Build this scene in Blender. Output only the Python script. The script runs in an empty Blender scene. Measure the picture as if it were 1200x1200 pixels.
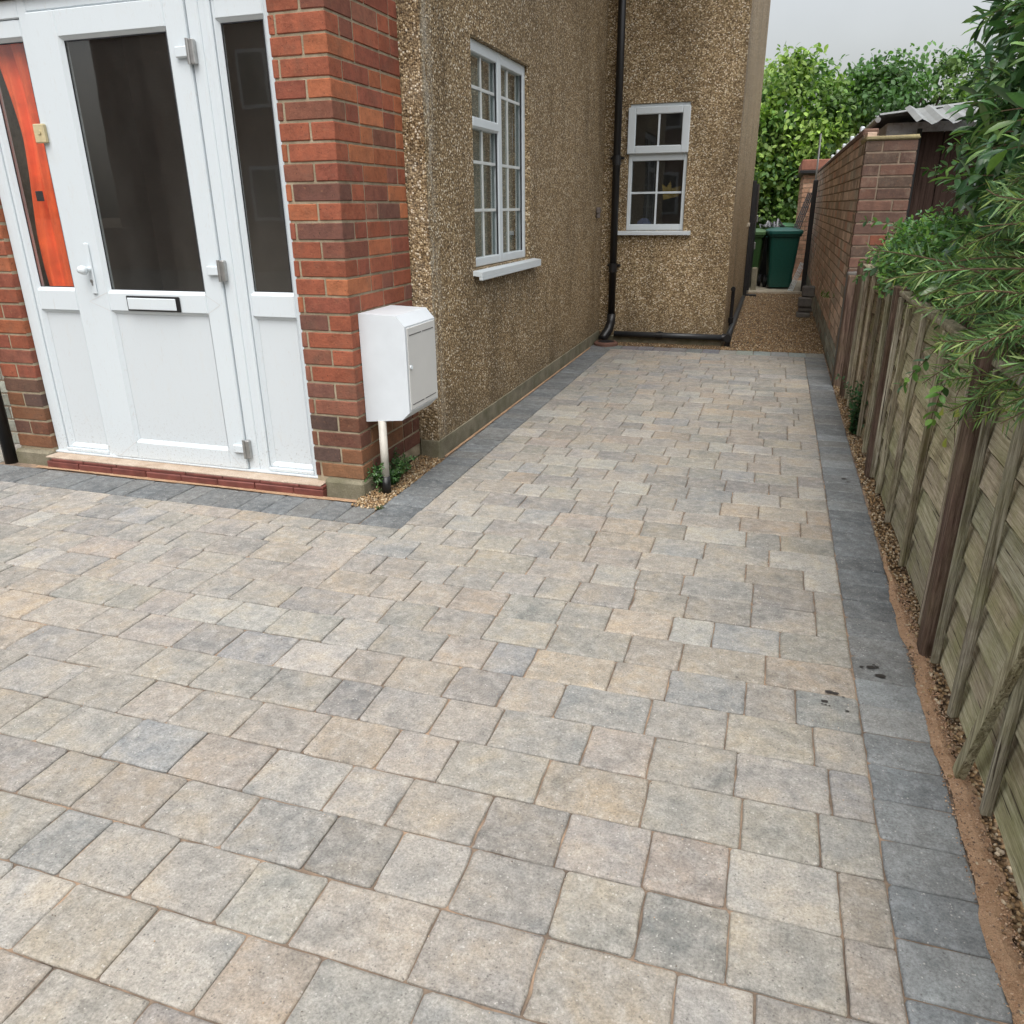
import bpy, math, random
import numpy as np
from mathutils import Vector, Matrix
random.seed(7); rng = np.random.default_rng(11)
R = math.radians
scene = bpy.context.scene
COL = scene.collection
ORIG = {}

# ------------------------------------------------------------------ materials
class NT:
    def __init__(s, name):
        s.m = bpy.data.materials.new(name); s.m.use_nodes = True
        s.t = s.m.node_tree; s.t.nodes.clear()
        s.out = s.n('ShaderNodeOutputMaterial')
    def n(s, t, **kw):
        n = s.t.nodes.new(t)
        for k, v in kw.items():
            if k == 'inp':
                for a, b in v.items():
                    if hasattr(b, 'links') or isinstance(b, bpy.types.NodeSocket): s.t.links.new(b, n.inputs[a])
                    else: n.inputs[a].default_value = b
            else: setattr(n, k, v)
        return n
    def link(s, a, b): s.t.links.new(a, b)
    def coord(s): return s.n('ShaderNodeTexCoord').outputs['Object']
    def col(s): return s.n('ShaderNodeAttribute', attribute_name='Col').outputs['Color']
    def alpha(s): return s.n('ShaderNodeAttribute', attribute_name='Col').outputs['Alpha']
    def mapping(s, v, scale=(1,1,1), loc=(0,0,0)):
        return s.n('ShaderNodeMapping', inp={'Vector': v, 'Scale': scale, 'Location': loc}).outputs[0]
    def noise(s, v, scale, detail=4, rough=.55, dist=0, col=False):
        n = s.n('ShaderNodeTexNoise', inp={'Vector': v, 'Scale': scale, 'Detail': detail, 'Roughness': rough, 'Distortion': dist})
        return n.outputs['Color' if col else 'Fac']
    def ramp(s, f, stops, interp='LINEAR'):
        n = s.n('ShaderNodeValToRGB', inp={'Fac': f}); r = n.color_ramp; r.interpolation = interp
        while len(r.elements) < len(stops): r.elements.new(.5)
        for e, (p, c) in zip(r.elements, stops):
            e.position = p
            if not hasattr(c, '__len__'): c = (c, c, c)
            e.color = (*c[:3], 1)
        return n.outputs['Color']
    def mix(s, f, a, b, mode='MIX'):
        n = s.n('ShaderNodeMix', data_type='RGBA', blend_type=mode, clamp_factor=True)
        for i, v in ((0, f), (6, a), (7, b)):
            if isinstance(v, bpy.types.NodeSocket): s.link(v, n.inputs[i])
            else:
                if i and len(v) == 3: v = (*v, 1)
                n.inputs[i].default_value = v
        return n.outputs[2]
    def math(s, op, a, b=0., c=0.):
        n = s.n('ShaderNodeMath', operation=op)
        for i, v in enumerate((a, b, c)):
            if isinstance(v, bpy.types.NodeSocket): s.link(v, n.inputs[i])
            else: n.inputs[i].default_value = v
        return n.outputs[0]
    def bump(s, h, strength=.5, dist=.005, nrm=None):
        n = s.n('ShaderNodeBump', inp={'Height': h, 'Strength': strength, 'Distance': dist})
        if nrm is not None: s.link(nrm, n.inputs['Normal'])
        return n.outputs[0]
    def bsdf(s, color, rough=.8, nrm=None, spec=.5, metal=0., **kw):
        n = s.n('ShaderNodeBsdfPrincipled')
        for k, v in (('Base Color', color), ('Roughness', rough), ('Specular IOR Level', spec), ('Metallic', metal)):
            if isinstance(v, bpy.types.NodeSocket): s.link(v, n.inputs[k])
            else: n.inputs[k].default_value = (*v, 1) if hasattr(v, '__len__') and len(v) == 3 else v
        if nrm is not None: s.link(nrm, n.inputs['Normal'])
        return n.outputs[0]
    def done(s, sh): s.link(sh, s.out.inputs['Surface']); return s.m

def mat_simple(name, c, rough=.5, metal=0., var=.12, scale=12., bump=.0, spec=.5):
    t = NT(name); v = t.coord()
    f = t.noise(v, scale, 5)
    k = t.ramp(f, [(.3, 1-var), (.7, 1+var*.5)])
    col = t.mix(1., c, k, 'MULTIPLY')
    nrm = t.bump(t.noise(v, scale*8, 3), bump, .002) if bump else None
    return t.done(t.bsdf(col, rough, nrm, spec, metal))

def mat_paver(name, dark=False):
    t = NT(name); v = t.coord(); c = t.col(); a = t.alpha()
    off = t.n('ShaderNodeCombineXYZ', inp={0: t.math('MULTIPLY', a, 37.), 1: t.math('MULTIPLY', a, 91.), 2: t.math('MULTIPLY', a, 13.)}).outputs[0]
    vv = t.n('ShaderNodeVectorMath', operation='ADD', inp={0: v, 1: off}).outputs[0]
    # cloudy mottling inside each block, differs block by block
    m1 = t.noise(vv, 9, 5, .6, .4)
    if dark:
        tint = t.ramp(m1, [(.25, (.74, .76, .78)), (.5, (1, 1, 1)), (.72, (1.2, 1.24, 1.25))])
    else:
        tint = t.ramp(m1, [(.28, (.68, .72, .76)), (.5, (1, 1, 1)), (.7, (1.18, 1.10, .98))])
    c = t.mix(1., c, tint, 'MULTIPLY')
    # dusty lighter scuffs
    m2 = t.noise(vv, 26, 6, .7)
    c = t.mix(t.ramp(m2, [(.46, 0.), (.72, .55 if not dark else .45)]), c, (.43, .415, .385) if not dark else (.33, .35, .355))
    big = t.noise(v, 2.3, 6, .7)
    c = t.mix(t.ramp(big, [(.45, 0.), (.7, .3)]), c, (.42, .36, .28) if not dark else (.22, .21, .19))
    # grain
    g = t.noise(v, 170, 6, .8)
    c = t.mix(1., c, t.ramp(g, [(.3, .55), (.5, 1.), (.7, 1.38)]), 'MULTIPLY')
    g3 = t.noise(vv, 48, 4, .7)
    c = t.mix(1., c, t.ramp(g3, [(.3, .80), (.5, 1.), (.7, 1.16)]), 'MULTIPLY')
    vor = t.n('ShaderNodeTexVoronoi', inp={'Vector': v, 'Scale': 130., 'Randomness': 1.})
    speck = t.ramp(vor.outputs['Distance'], [(.2, 1.), (.32, 0.)])
    pick = t.ramp(t.noise(v, 55, 2), [(.58, 0.), (.62, 1.)], 'LINEAR')
    c = t.mix(t.math('MULTIPLY', t.math('MULTIPLY', speck, pick), .5), c, (.62, .6, .56))
    pick2 = t.ramp(t.noise(t.mapping(v, loc=(5, 3, 1)), 60, 2), [(.56, 0.), (.6, 1.)])
    c = t.mix(t.math('MULTIPLY', t.math('MULTIPLY', speck, pick2), .6), c, (.09, .085, .08))
    h = t.math('ADD', t.math('MULTIPLY', g, .5), t.math('MULTIPLY', t.noise(v, 60, 5, .65), 1.))
    return t.done(t.bsdf(c, .86, t.bump(h, .55, .004), .3))

def mat_sand(name, c1=(.36, .22, .13), c2=(.50, .34, .22), sc=22):
    t = NT(name); v = t.coord()
    c = t.ramp(t.noise(v, sc, 6, .65), [(.3, c1), (.7, c2)])
    c = t.mix(1., c, t.ramp(t.noise(v, 500, 2), [(.3, .7), (.7, 1.25)]), 'MULTIPLY')
    return t.done(t.bsdf(c, .95, t.bump(t.noise(v, 120, 6, .7), 1., .008), .2))

def mat_joint():
    t = NT('jointing_sand'); v = t.coord()
    c = t.ramp(t.noise(v, 7, 5, .7), [(.34, (.10, .08, .065)), (.5, (.21, .16, .12)), (.66, (.40, .28, .19))])
    return t.done(t.bsdf(c, .95, t.bump(t.noise(v, 300, 3), .5, .003), .2))

def mat_gravel():
    t = NT('brown_gravel'); v = t.coord()
    vd = t.n('ShaderNodeVectorMath', operation='ADD', inp={0: v, 1: t.noise(v, 60, 2, col=True)}).outputs[0]
    vor = t.n('ShaderNodeTexVoronoi', inp={'Vector': v, 'Scale': 75., 'Randomness': 1.})
    sep = t.n('ShaderNodeSeparateColor', inp={0: vor.outputs['Color']})
    c = t.ramp(sep.outputs[0], [(0., (.05, .032, .018)), (.35, (.15, .09, .042)), (.65, (.25, .155, .075)), (.9, (.36, .25, .14)), (1., (.46, .38, .26))])
    c = t.mix(t.ramp(vor.outputs['Distance'], [(.35, 0.), (.75, .8)]), c, (.03, .022, .015))
    c = t.mix(1., c, t.ramp(t.noise(v, 2.5, 4), [(.3, .75), (.7, 1.15)]), 'MULTIPLY')
    h = t.math('SUBTRACT', 1., vor.outputs['Distance'])
    return t.done(t.bsdf(c, .85, t.bump(h, 1., .012), .3))

def mat_pebbledash():
    t = NT('pebbledash_render'); v = t.coord()
    vor = t.n('ShaderNodeTexVoronoi', inp={'Vector': v, 'Scale': 98., 'Randomness': 1.})
    vor2 = t.n('ShaderNodeTexVoronoi', inp={'Vector': v, 'Scale': 160., 'Randomness': 1.})
    s1 = t.n('ShaderNodeSeparateColor', inp={0: vor.outputs['Color']})
    s2 = t.n('ShaderNodeSeparateColor', inp={0: vor2.outputs['Color']})
    st = [(0., (.05, .032, .016)), (.24, (.12, .078, .036)), (.45, (.27, .195, .105)), (.66, (.45, .35, .21)), (.82, (.60, .50, .34)), (.95, (.78, .73, .62))]
    c = t.ramp(s1.outputs[0], st)
    cb = t.ramp(s2.outputs[1], [(0., (.13, .085, .04)), (.6, (.31, .215, .11)), (1., (.6, .48, .3))])
    c = t.mix(t.ramp(vor.outputs['Distance'], [(.42, 0.), (.62, 1.)]), c, cb)
    c = t.mix(t.ramp(vor.outputs['Distance'], [(.55, 0.), (.85, .75)]), c, (.075, .052, .028))
    # weathering: paler streaky and darker grimy zones
    w = t.noise(t.mapping(v, (1, 1, .3)), 2.6, 7, .68)
    c = t.mix(1., c, t.ramp(w, [(.34, (.62, .60, .57)), (.5, (1, 1, 1)), (.68, (1.18, 1.17, 1.17))]), 'MULTIPLY')
    c = t.mix(1., c, (1.04, 1.02, .98), 'MULTIPLY')
    w2 = t.noise(t.mapping(v, loc=(3, 8, 2)), 5., 5, .7)
    c = t.mix(t.ramp(w2, [(.6, 0.), (.75, .35)]), c, (.34, .30, .24))
    sy = t.n('ShaderNodeSeparateXYZ', inp={0: t.n('ShaderNodeNewGeometry').outputs['Position']})
    py, pz, px_ = sy.outputs[1], sy.outputs[2], sy.outputs[0]
    # pale lime-washed streak beside the near corner and dark run-off stains under the sill
    near = t.ramp(t.math('MULTIPLY', t.math('SUBTRACT', py, 3.66), 4.), [(.0, .1), (.18, 1.), (.6, 0.)])
    stz = t.noise(t.mapping(v, (1, 6, 1.2)), 4.5, 5, .7)
    c = t.mix(t.math('MULTIPLY', near, t.ramp(stz, [(.42, 0.), (.62, .62)])), c, (.46, .44, .38))
    under = t.math('MULTIPLY', t.math('MULTIPLY', t.math('GREATER_THAN', py, 4.2), t.math('LESS_THAN', py, 5.55)), t.ramp(t.math('DIVIDE', pz, 1.), [(.25, 0.), (.86, .75), (.92, 0.)]))
    c = t.mix(t.math('MULTIPLY', under, t.ramp(t.noise(t.mapping(v, (1, 7, .5)), 3.5, 4, .7), [(.42, 0.), (.66, .8)])), c, (.09, .07, .045))
    # splash-back staining near the ground
    z = t.n('ShaderNodeSeparateXYZ', inp={0: v}).outputs[2]
    zz = t.math('ADD', z, t.math('MULTIPLY', t.noise(v, 6, 4), .35))
    c = t.mix(t.ramp(zz, [(.25, .4), (.55, 0.)]), c, (.12, .095, .06))
    h = t.math('ADD', t.math('SUBTRACT', 1., vor.outputs['Distance']), t.math('MULTIPLY', t.math('SUBTRACT', 1., vor2.outputs['Distance']), .4))
    return t.done(t.bsdf(c, .62, t.bump(h, .8, .0065), .35))

def mat_brick(name, stain=(.12, .10, .08), amt=.35):
    t = NT(name); v = t.coord(); c = t.col(); a = t.alpha()
    n1 = t.noise(v, 22, 5, .65)
    c = t.mix(1., c, t.ramp(n1, [(.3, (.74, .72, .72)), (.5, (1, 1, 1)), (.7, (1.2, 1.14, 1.08))]), 'MULTIPLY')
    c = t.mix(t.ramp(t.noise(v, 9, 6, .7), [(.52, 0.), (.75, amt)]), c, stain)
    c = t.mix(t.ramp(t.noise(t.mapping(v, loc=(2, 5, 9)), 70, 4, .7), [(.6, 0.), (.74, .45)]), c, (.42, .2, .1))
    c = t.mix(t.ramp(t.noise(t.mapping(v, loc=(7, 1, 3)), 110, 3, .7), [(.63, 0.), (.7, .8)]), c, (.03, .02, .018))
    h = t.math('ADD', t.noise(v, 90, 5, .7), t.math('MULTIPLY', t.noise(v, 25, 4), 1.))
    return t.done(t.bsdf(c, .88, t.bump(h, .6, .005), .25))

def mat_mortar(name='mortar', c1=(.22, .18, .12), c2=(.42, .36, .26)):
    t = NT(name); v = t.coord()
    c = t.ramp(t.noise(v, 14, 6, .7), [(.3, c1), (.7, c2)])
    return t.done(t.bsdf(c, .95, t.bump(t.noise(v, 180, 4), .7, .004), .2))

def mat_concrete(name, c1, c2, green=.0, sc=9):
    t = NT(name); v = t.coord()
    c = t.ramp(t.noise(v, sc, 6, .65), [(.3, c1), (.7, c2)])
    c = t.mix(1., c, t.ramp(t.noise(v, 160, 3), [(.3, .8), (.7, 1.2)]), 'MULTIPLY')
    if green: c = t.mix(t.ramp(t.noise(v, 5, 5, .7), [(.45, 0.), (.65, green)]), c, (.075, .085, .03))
    return t.done(t.bsdf(c, .93, t.bump(t.noise(v, 60, 6, .7), .6, .006), .2))

def mat_upvc(name='white_upvc', base=(.62, .68, .715)):
    t = NT(name); v = t.coord()
    g = t.noise(t.mapping(v, (1, 1, .5)), 14, 6, .75)
    c = t.mix(t.ramp(g, [(.55, 0.), (.8, .22)]), base, (.58, .55, .48))
    # grime low down, in specks
    z = t.n('ShaderNodeSeparateXYZ', inp={0: v}).outputs[2]
    low = t.ramp(z, [(.06, 1.), (.3, .12), (.5, 0.)])
    sp = t.ramp(t.noise(v, 95, 5, .85), [(.56, 0.), (.64, .8)])
    c = t.mix(t.math('MULTIPLY', low, sp), c, (.18, .15, .12))
    sc = t.noise(t.mapping(v, (3, 1, .6)), 30, 3, .8, 1.5)
    c = t.mix(t.ramp(sc, [(.6, 0.), (.7, .35)]), c, (.50, .48, .45))
    return t.done(t.bsdf(c, .34, t.bump(t.noise(v, 3., 2), .05, .01), .5))

def mat_glass(name, tint=(.8, .83, .82), ior=1.5, boost=1.6):
    t = NT(name)
    tr = t.n('ShaderNodeBsdfTransparent', inp={0: (*tint, 1)}).outputs[0]
    v = t.coord()
    gl = t.n('ShaderNodeBsdfGlossy', inp={'Roughness': .015, 'Color': (1, 1, 1, 1)})
    t.link(t.bump(t.noise(v, 2.2, 2), .05, .01), gl.inputs['Normal'])
    fr = t.n('ShaderNodeFresnel', inp={'IOR': ior}).outputs[0]
    bf = t.n('ShaderNodeNewGeometry').outputs['Backfacing']
    f = t.math('MULTIPLY', t.math('MULTIPLY', fr, boost), t.math('SUBTRACT', 1., bf))
    mx = t.n('ShaderNodeMixShader', inp={0: f, 1: tr, 2: gl.outputs[0]})
    dirt = t.n('ShaderNodeBsdfDiffuse', inp={0: (.5, .5, .47, 1)}).outputs[0]
    f2 = t.ramp(t.noise(t.mapping(v, (1, 1, .3)), 7, 5, .7), [(.4, .012), (.8, .028)])
    mx2 = t.n('ShaderNodeMixShader', inp={0: f2, 1: mx.outputs[0], 2: dirt})
    return t.done(mx2.outputs[0])

def mat_wood(name, base, light, green=.35, axis='Y'):
    t = NT(name); v = t.coord(); c0 = t.col(); a = t.alpha()
    sc = {'Y': (40, 1.9, 62), 'Z': (55, 55, 2.2)}[axis]
    off = t.n('ShaderNodeCombineXYZ', inp={0: t.math('MULTIPLY', a, 17.), 1: t.math('MULTIPLY', a, 31.), 2: 0.}).outputs[0]
    vv = t.n('ShaderNodeVectorMath', operation='ADD', inp={0: v, 1: off}).outputs[0]
    g = t.noise(t.mapping(vv, sc), 1.5, 8, .78, .7)
    c = t.ramp(g, [(.28, tuple(x*.35 for x in base)), (.45, base), (.62, light), (.8, tuple(min(1, x*1.35) for x in light))])
    c = t.mix(1., c, c0, 'MULTIPLY')
    if green:
        c = t.mix(t.ramp(t.noise(vv, 4.5, 7, .75), [(.43, 0.), (.66, green)]), c, (.22, .255, .075))
        vk = t.n('ShaderNodeTexVoronoi', inp={'Vector': t.mapping(vv, (4, 3.2, 7) if axis == 'Y' else (7, 7, 3)), 'Scale': 1., 'Randomness': 1.})
        kn = t.ramp(t.math('ADD', vk.outputs['Distance'], t.math('MULTIPLY', t.noise(vv, 40, 3), .06)), [(.06, .85), (.13, 0.)])
        c = t.mix(kn, c, (.05, .03, .018))
        fine = t.noise(t.mapping(vv, tuple(q*4.5 for q in sc)), 1.5, 5, .8)
        c = t.mix(1., c, t.ramp(fine, [(.32, .50), (.48, 1.), (.7, 1.25)]), 'MULTIPLY')
        c = t.mix(t.ramp(t.noise(t.mapping(vv, tuple(q*.8 for q in sc)), 2.4, 3, .6), [(.655, 0.), (.675, .85)]), c, (.035, .025, .018))
        c = t.mix(t.ramp(t.noise(t.mapping(vv, loc=(3, 3, 3)), 4.2, 5, .7), [(.55, 0.), (.72, .5)]), c, (.085, .05, .03))
    h = t.math('ADD', g, t.math('MULTIPLY', t.noise(t.mapping(vv, sc), 6, 4, .7), .6))
    return t.done(t.bsdf(c, .88, t.bump(h, .8, .006), .2))

def mat_leaf(name, rough=.45, trans=.3, spec=.5):
    t = NT(name); c = t.col(); v = t.coord()
    c = t.mix(1., c, t.ramp(t.noise(v, 45, 3), [(.3, .8), (.7, 1.15)]), 'MULTIPLY')
    b = t.bsdf(c, rough, None, spec)
    tr = t.n('ShaderNodeBsdfTranslucent'); c2 = t.mix(1., c, (1.25, 1.5, .55), 'MULTIPLY'); t.link(c2, tr.inputs[0])
    return t.done(t.n('ShaderNodeMixShader', inp={0: trans, 1: b, 2: tr.outputs[0]}).outputs[0])

def mat_attr(name, rough=.8, spec=.3, bump=.0):
    t = NT(name); c = t.col(); v = t.coord()
    c = t.mix(1., c, t.ramp(t.noise(v, 60, 4), [(.3, .8), (.7, 1.2)]), 'MULTIPLY')
    return t.done(t.bsdf(c, rough, t.bump(t.noise(v, 90, 3), bump, .003) if bump else None, spec))

M = dict(
    paver=mat_paver('tumbled_paver'), paver_dark=mat_paver('charcoal_paver', True), joint=mat_joint(), sand=mat_sand('building_sand'),
    gravel=mat_gravel(), pebbledash=mat_pebbledash(), brick=mat_brick('red_brick', (.13, .085, .06), .5), oldbrick=mat_brick('weathered_brick', (.32, .26, .2), .5),
    mortar=mat_mortar(), oldmortar=mat_mortar('old_mortar', (.17, .13, .10), (.30, .24, .18)),
    concrete=mat_concrete('plinth_concrete', (.15, .135, .095), (.27, .245, .18), .35),
    paleconc=mat_concrete('pale_concrete', (.25, .22, .17), (.42, .38, .3), 0),
    greyblock=mat_concrete('grey_block', (.09, .085, .08), (.17, .16, .15), .1),
    upvc=mat_upvc(), upvc_panel=mat_upvc('white_upvc_panel', (.585, .635, .665)),
    glass=mat_glass('window_glass'), glass_door=mat_glass('door_glass', (.93, .93, .92)),
    black=mat_simple('black_plastic', (.012, .012, .013), .35, 0, .2, 14), gasket=mat_simple('rubber_gasket', (.02, .021, .025), .6),
    cast=mat_simple('black_paint', (.015, .015, .016), .45, 0, .3, 30, .3),
    steel=mat_simple('dull_steel', (.42, .42, .41), .38, .8, .2, 40),
    redpaint=mat_simple('red_step_paint', (.17, .052, .04), .55, 0, .4, 16, .5),
    steptop=mat_concrete('step_top', (.36, .27, .2), (.5, .42, .34), 0, 12),
    clay=mat_simple('clay_gully', (.14, .07, .05), .8, 0, .3, 20, .3),
    board=mat_wood('fence_board_wood', (.42, .37, .26), (.66, .61, .46), .5),
    batten=mat_wood('fence_batten_wood', (.22, .185, .135), (.58, .53, .43), .3, 'Z'),
    post=mat_wood('fence_post_wood', (.085, .052, .04), (.20, .14, .11), .1, 'Z'),
    darkwood=mat_wood('dark_shed_wood', (.028, .016, .012), (.05, .032, .026), 0, 'Z'),
    leaf=mat_leaf('leaf_small', .42), leaf_gloss=mat_leaf('leaf_glossy', .28, .16, .6), leaf_tree=mat_leaf('leaf_tree', .5, .35, .4), needle=mat_leaf('needle', .5, .25, .4),
    stem=mat_simple('twig_bark', (.10, .06, .035), .85, 0, .3, 30), trunk=mat_simple('tree_bark', (.07, .05, .035), .9, 0, .4, 9, .6),
    stone=mat_attr('loose_stone', .75), binm=mat_attr('bin_plastic', .42, .5), soil=mat_sand('garden_soil', (.06, .042, .028), (.12, .09, .06), 12),
    orange=mat_simple('orange_cloth', (1., .15, .035), .75, 0, .3, 9), wall_in=mat_simple('inner_plaster', (.27, .245, .21), .9, 0, .2, 3),
    curtain=mat_simple('net_curtain', (.30, .33, .30), .9, 0, .2, 6), roof=mat_simple('roof_tile', (.14, .07, .05), .85, 0, .4, 6, .4),
    corr=mat_simple('corrugated_sheet', (.27, .285, .28), .5, 0, .25, 5), vent=mat_simple('terracotta_grey', (.17, .145, .13), .85, 0, .3, 40, .4),
    asphalt=mat_concrete('asphalt', (.04, .04, .042), (.065, .065, .065), 0, 6),
    metergrey=mat_simple('meter_door_plastic', (.62, .63, .62), .42, 0, .05, 5), meter=mat_simple('meter_box_plastic', (.64, .69, .73), .4, 0, .07, 6),
    bell=mat_simple('cream_plastic', (.55, .47, .28), .5, 0, .15, 50), damp=mat_simple('damp_mark', (.035, .03, .027), .45, 0, .2, 60),
    beige=mat_simple('inner_item', (.5, .33, .1), .7, 0, .3, 20))

# ------------------------------------------------------------------ mesh helpers
class MB:
    def __init__(s): s.v = []; s.f = []; s.c = []
    def quadface(s, idx, c=(1, 1, 1, .5)): s.f.append(tuple(idx)); s.c.append(c)
    def poly(s, pts, c=(1, 1, 1, .5)):
        b = len(s.v); s.v += [tuple(p) for p in pts]; s.quadface(range(b, b+len(pts)), c)
    def box(s, x0, x1, y0, y1, z0, z1, ch=0., c=(1, 1, 1, .5), rot=None, jit=0.):
        P = []; X = (x0, x1); Y = (y0, y1); Z = (z0, z1)
        cx, cy, cz = (x0+x1)/2, (y0+y1)/2, (z0+z1)/2
        def add(p):
            q = Vector(p)
            if jit: q += Vector([random.uniform(-jit, jit) for _ in range(3)])
            if rot is not None:
                q = Matrix(rot) @ (q-Vector((cx, cy, cz))) + Vector((cx, cy, cz))
            s.v.append(tuple(q)); return len(s.v)-1
        if ch <= 0:
            I = {(i, j, k): add((X[i], Y[j], Z[k])) for i in (0, 1) for j in (0, 1) for k in (0, 1)}
            for f in (((0,0,0),(0,0,1),(0,1,1),(0,1,0)), ((1,0,0),(1,1,0),(1,1,1),(1,0,1)), ((0,0,0),(1,0,0),(1,0,1),(0,0,1)),
                      ((0,1,0),(0,1,1),(1,1,1),(1,1,0)), ((0,0,0),(0,1,0),(1,1,0),(1,0,0)), ((0,0,1),(1,0,1),(1,1,1),(0,1,1))):
                s.quadface([I[k] for k in f], c)
            return s
        ch = min(ch, (x1-x0)/2.2, (y1-y0)/2.2, (z1-z0)/2.2)
        I = {}
        for i in (0, 1):
            for j in (0, 1):
                for k in (0, 1):
                    sx, sy, sz = (1-2*i)*ch, (1-2*j)*ch, (1-2*k)*ch
                    I[i, j, k, 0] = add((X[i], Y[j]+sy, Z[k]+sz))
                    I[i, j, k, 1] = add((X[i]+sx, Y[j], Z[k]+sz))
                    I[i, j, k, 2] = add((X[i]+sx, Y[j]+sy, Z[k]))
        F = []
        for i in (0, 1): F.append([I[i, j, k, 0] for j, k in ((0,0),(0,1),(1,1),(1,0))])
        for j in (0, 1): F.append([I[i, j, k, 1] for i, k in ((0,0),(1,0),(1,1),(0,1))])
        for k in (0, 1): F.append([I[i, j, k, 2] for i, j in ((0,0),(0,1),(1,1),(1,0))])
        for i in (0, 1):
            for j in (0, 1): F.append([I[i, j, 0, 0], I[i, j, 1, 0], I[i, j, 1, 1], I[i, j, 0, 1]])
            for k in (0, 1): F.append([I[i, 0, k, 0], I[i, 1, k, 0], I[i, 1, k, 2], I[i, 0, k, 2]])
        for j in (0, 1):
            for k in (0, 1): F.append([I[0, j, k, 1], I[1, j, k, 1], I[1, j, k, 2], I[0, j, k, 2]])
        for i in (0, 1):
            for j in (0, 1):
                for k in (0, 1): F.append([I[i, j, k, 0], I[i, j, k, 1], I[i, j, k, 2]])
        ctr = Vector((cx, cy, cz))
        for f in F:
            p = [Vector(s.v[q]) for q in f]
            n = (p[1]-p[0]).cross(p[2]-p[0]); m = sum(p, Vector())/len(p)
            s.quadface(f if n.dot(m-ctr) > 0 else f[::-1], c)
        return s
    def tube(s, pts, r, n=12, c=(1, 1, 1, .5), caps=True):
        pts = [Vector(p) for p in pts]; rs = r if hasattr(r, '__len__') else [r]*len(pts)
        rings = []; u = None
        for i, p in enumerate(pts):
            d = (pts[min(i+1, len(pts)-1)]-pts[max(i-1, 0)]).normalized()
            if u is None: u = d.orthogonal().normalized()
            u = (u-d*u.dot(d)).normalized(); w = d.cross(u); b = len(s.v)
            for k in range(n):
                a = 2*math.pi*k/n; s.v.append(tuple(p+(u*math.cos(a)+w*math.sin(a))*rs[i]))
            rings.append(b)
        for a, b in zip(rings, rings[1:]):
            for k in range(n): s.quadface((a+k, a+(k+1) % n, b+(k+1) % n, b+k), c)
        if caps:
            s.quadface([rings[0]+k for k in range(n)][::-1], c); s.quadface([rings[-1]+k for k in range(n)], c)
        return s
    def prism(s, pts2, axis, a0, a1, c=(1, 1, 1, .5)):
        """extrude a 2-D outline along axis"""
        def P(u, w, a): return {'x': (a, u, w), 'y': (u, a, w), 'z': (u, w, a)}[axis]
        n = len(pts2); b = len(s.v)
        for a in (a0, a1): s.v += [P(u, w, a) for u, w in pts2]
        s.quadface(range(b, b+n), c); s.quadface(list(range(b+n, b+2*n))[::-1], c)
        for k in range(n): s.quadface((b+k, b+n+k, b+n+(k+1) % n, b+(k+1) % n), c)
        return s
    def build(s, name, mat, parent=None, origin=None, smooth=False, fixn=False):
        o0 = Vector(ORIG.get(parent.name, (0, 0, 0))) if parent else Vector(origin or (0, 0, 0))
        me = bpy.data.meshes.new(name)
        me.from_pydata([tuple(Vector(p)-o0) for p in s.v], [], s.f)
        ca = me.color_attributes.new('Col', 'FLOAT_COLOR', 'CORNER')
        arr = np.empty((len(me.loops), 4), np.float32); i = 0
        for f, c in zip(s.f, s.c):
            c = c if len(c) == 4 else (*c, .5)
            arr[i:i+len(f)] = c; i += len(f)
        ca.data.foreach_set('color', arr.ravel())
        if smooth: me.shade_smooth()
        me.materials.append(mat); me.update()
        if fixn:
            import bmesh
            bm = bmesh.new(); bm.from_mesh(me); bmesh.ops.recalc_face_normals(bm, faces=bm.faces); bm.to_mesh(me); bm.free()
        o = bpy.data.objects.new(name, me); COL.objects.link(o)
        if parent: o.parent = parent
        else: o.location = o0
        ORIG[o.name] = tuple(o0)
        return o

def build_each(m, name, mat, parent=None, **k):
    """one object per connected piece of the mesh builder"""
    par = list(range(len(m.v)))
    def find(i):
        while par[i] != i: par[i] = par[par[i]]; i = par[i]
        return i
    for f in m.f:
        r0 = find(f[0])
        for q in f[1:]: par[find(q)] = r0
    groups = {}
    for f, c in zip(m.f, m.c): groups.setdefault(find(f[0]), []).append((f, c))
    res = []
    for g_ in groups.values():
        s = MB(); idx = {}
        for f, c in g_:
            for q in f:
                if q not in idx: idx[q] = len(s.v); s.v.append(m.v[q])
            s.quadface([idx[q] for q in f], c)
        res.append(s.build(name, mat, parent, **k))
    return res

def np_obj(name, V, F, C, mat, parent=None, origin=(0, 0, 0), smooth=False):
    o0 = np.array(ORIG[parent.name]) if parent else np.array(origin)
    V = V-o0; k = F.shape[1]; me = bpy.data.meshes.new(name)
    me.vertices.add(len(V)); me.vertices.foreach_set('co', V.astype(np.float32).ravel())
    me.loops.add(F.size); me.loops.foreach_set('vertex_index', F.astype(np.int32).ravel())
    me.polygons.add(len(F)); me.polygons.foreach_set('loop_start', (np.arange(len(F))*k).astype(np.int32))
    me.update(calc_edges=True); me.validate()
    ca = me.color_attributes.new('Col', 'FLOAT_COLOR', 'POINT'); ca.data.foreach_set('color', C.astype(np.float32).ravel())
    if smooth: me.shade_smooth()
    me.materials.append(mat)
    o = bpy.data.objects.new(name, me); COL.objects.link(o)
    if parent: o.parent = parent
    else: o.location = tuple(o0)
    ORIG[o.name] = tuple(o0)
    return o

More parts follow.
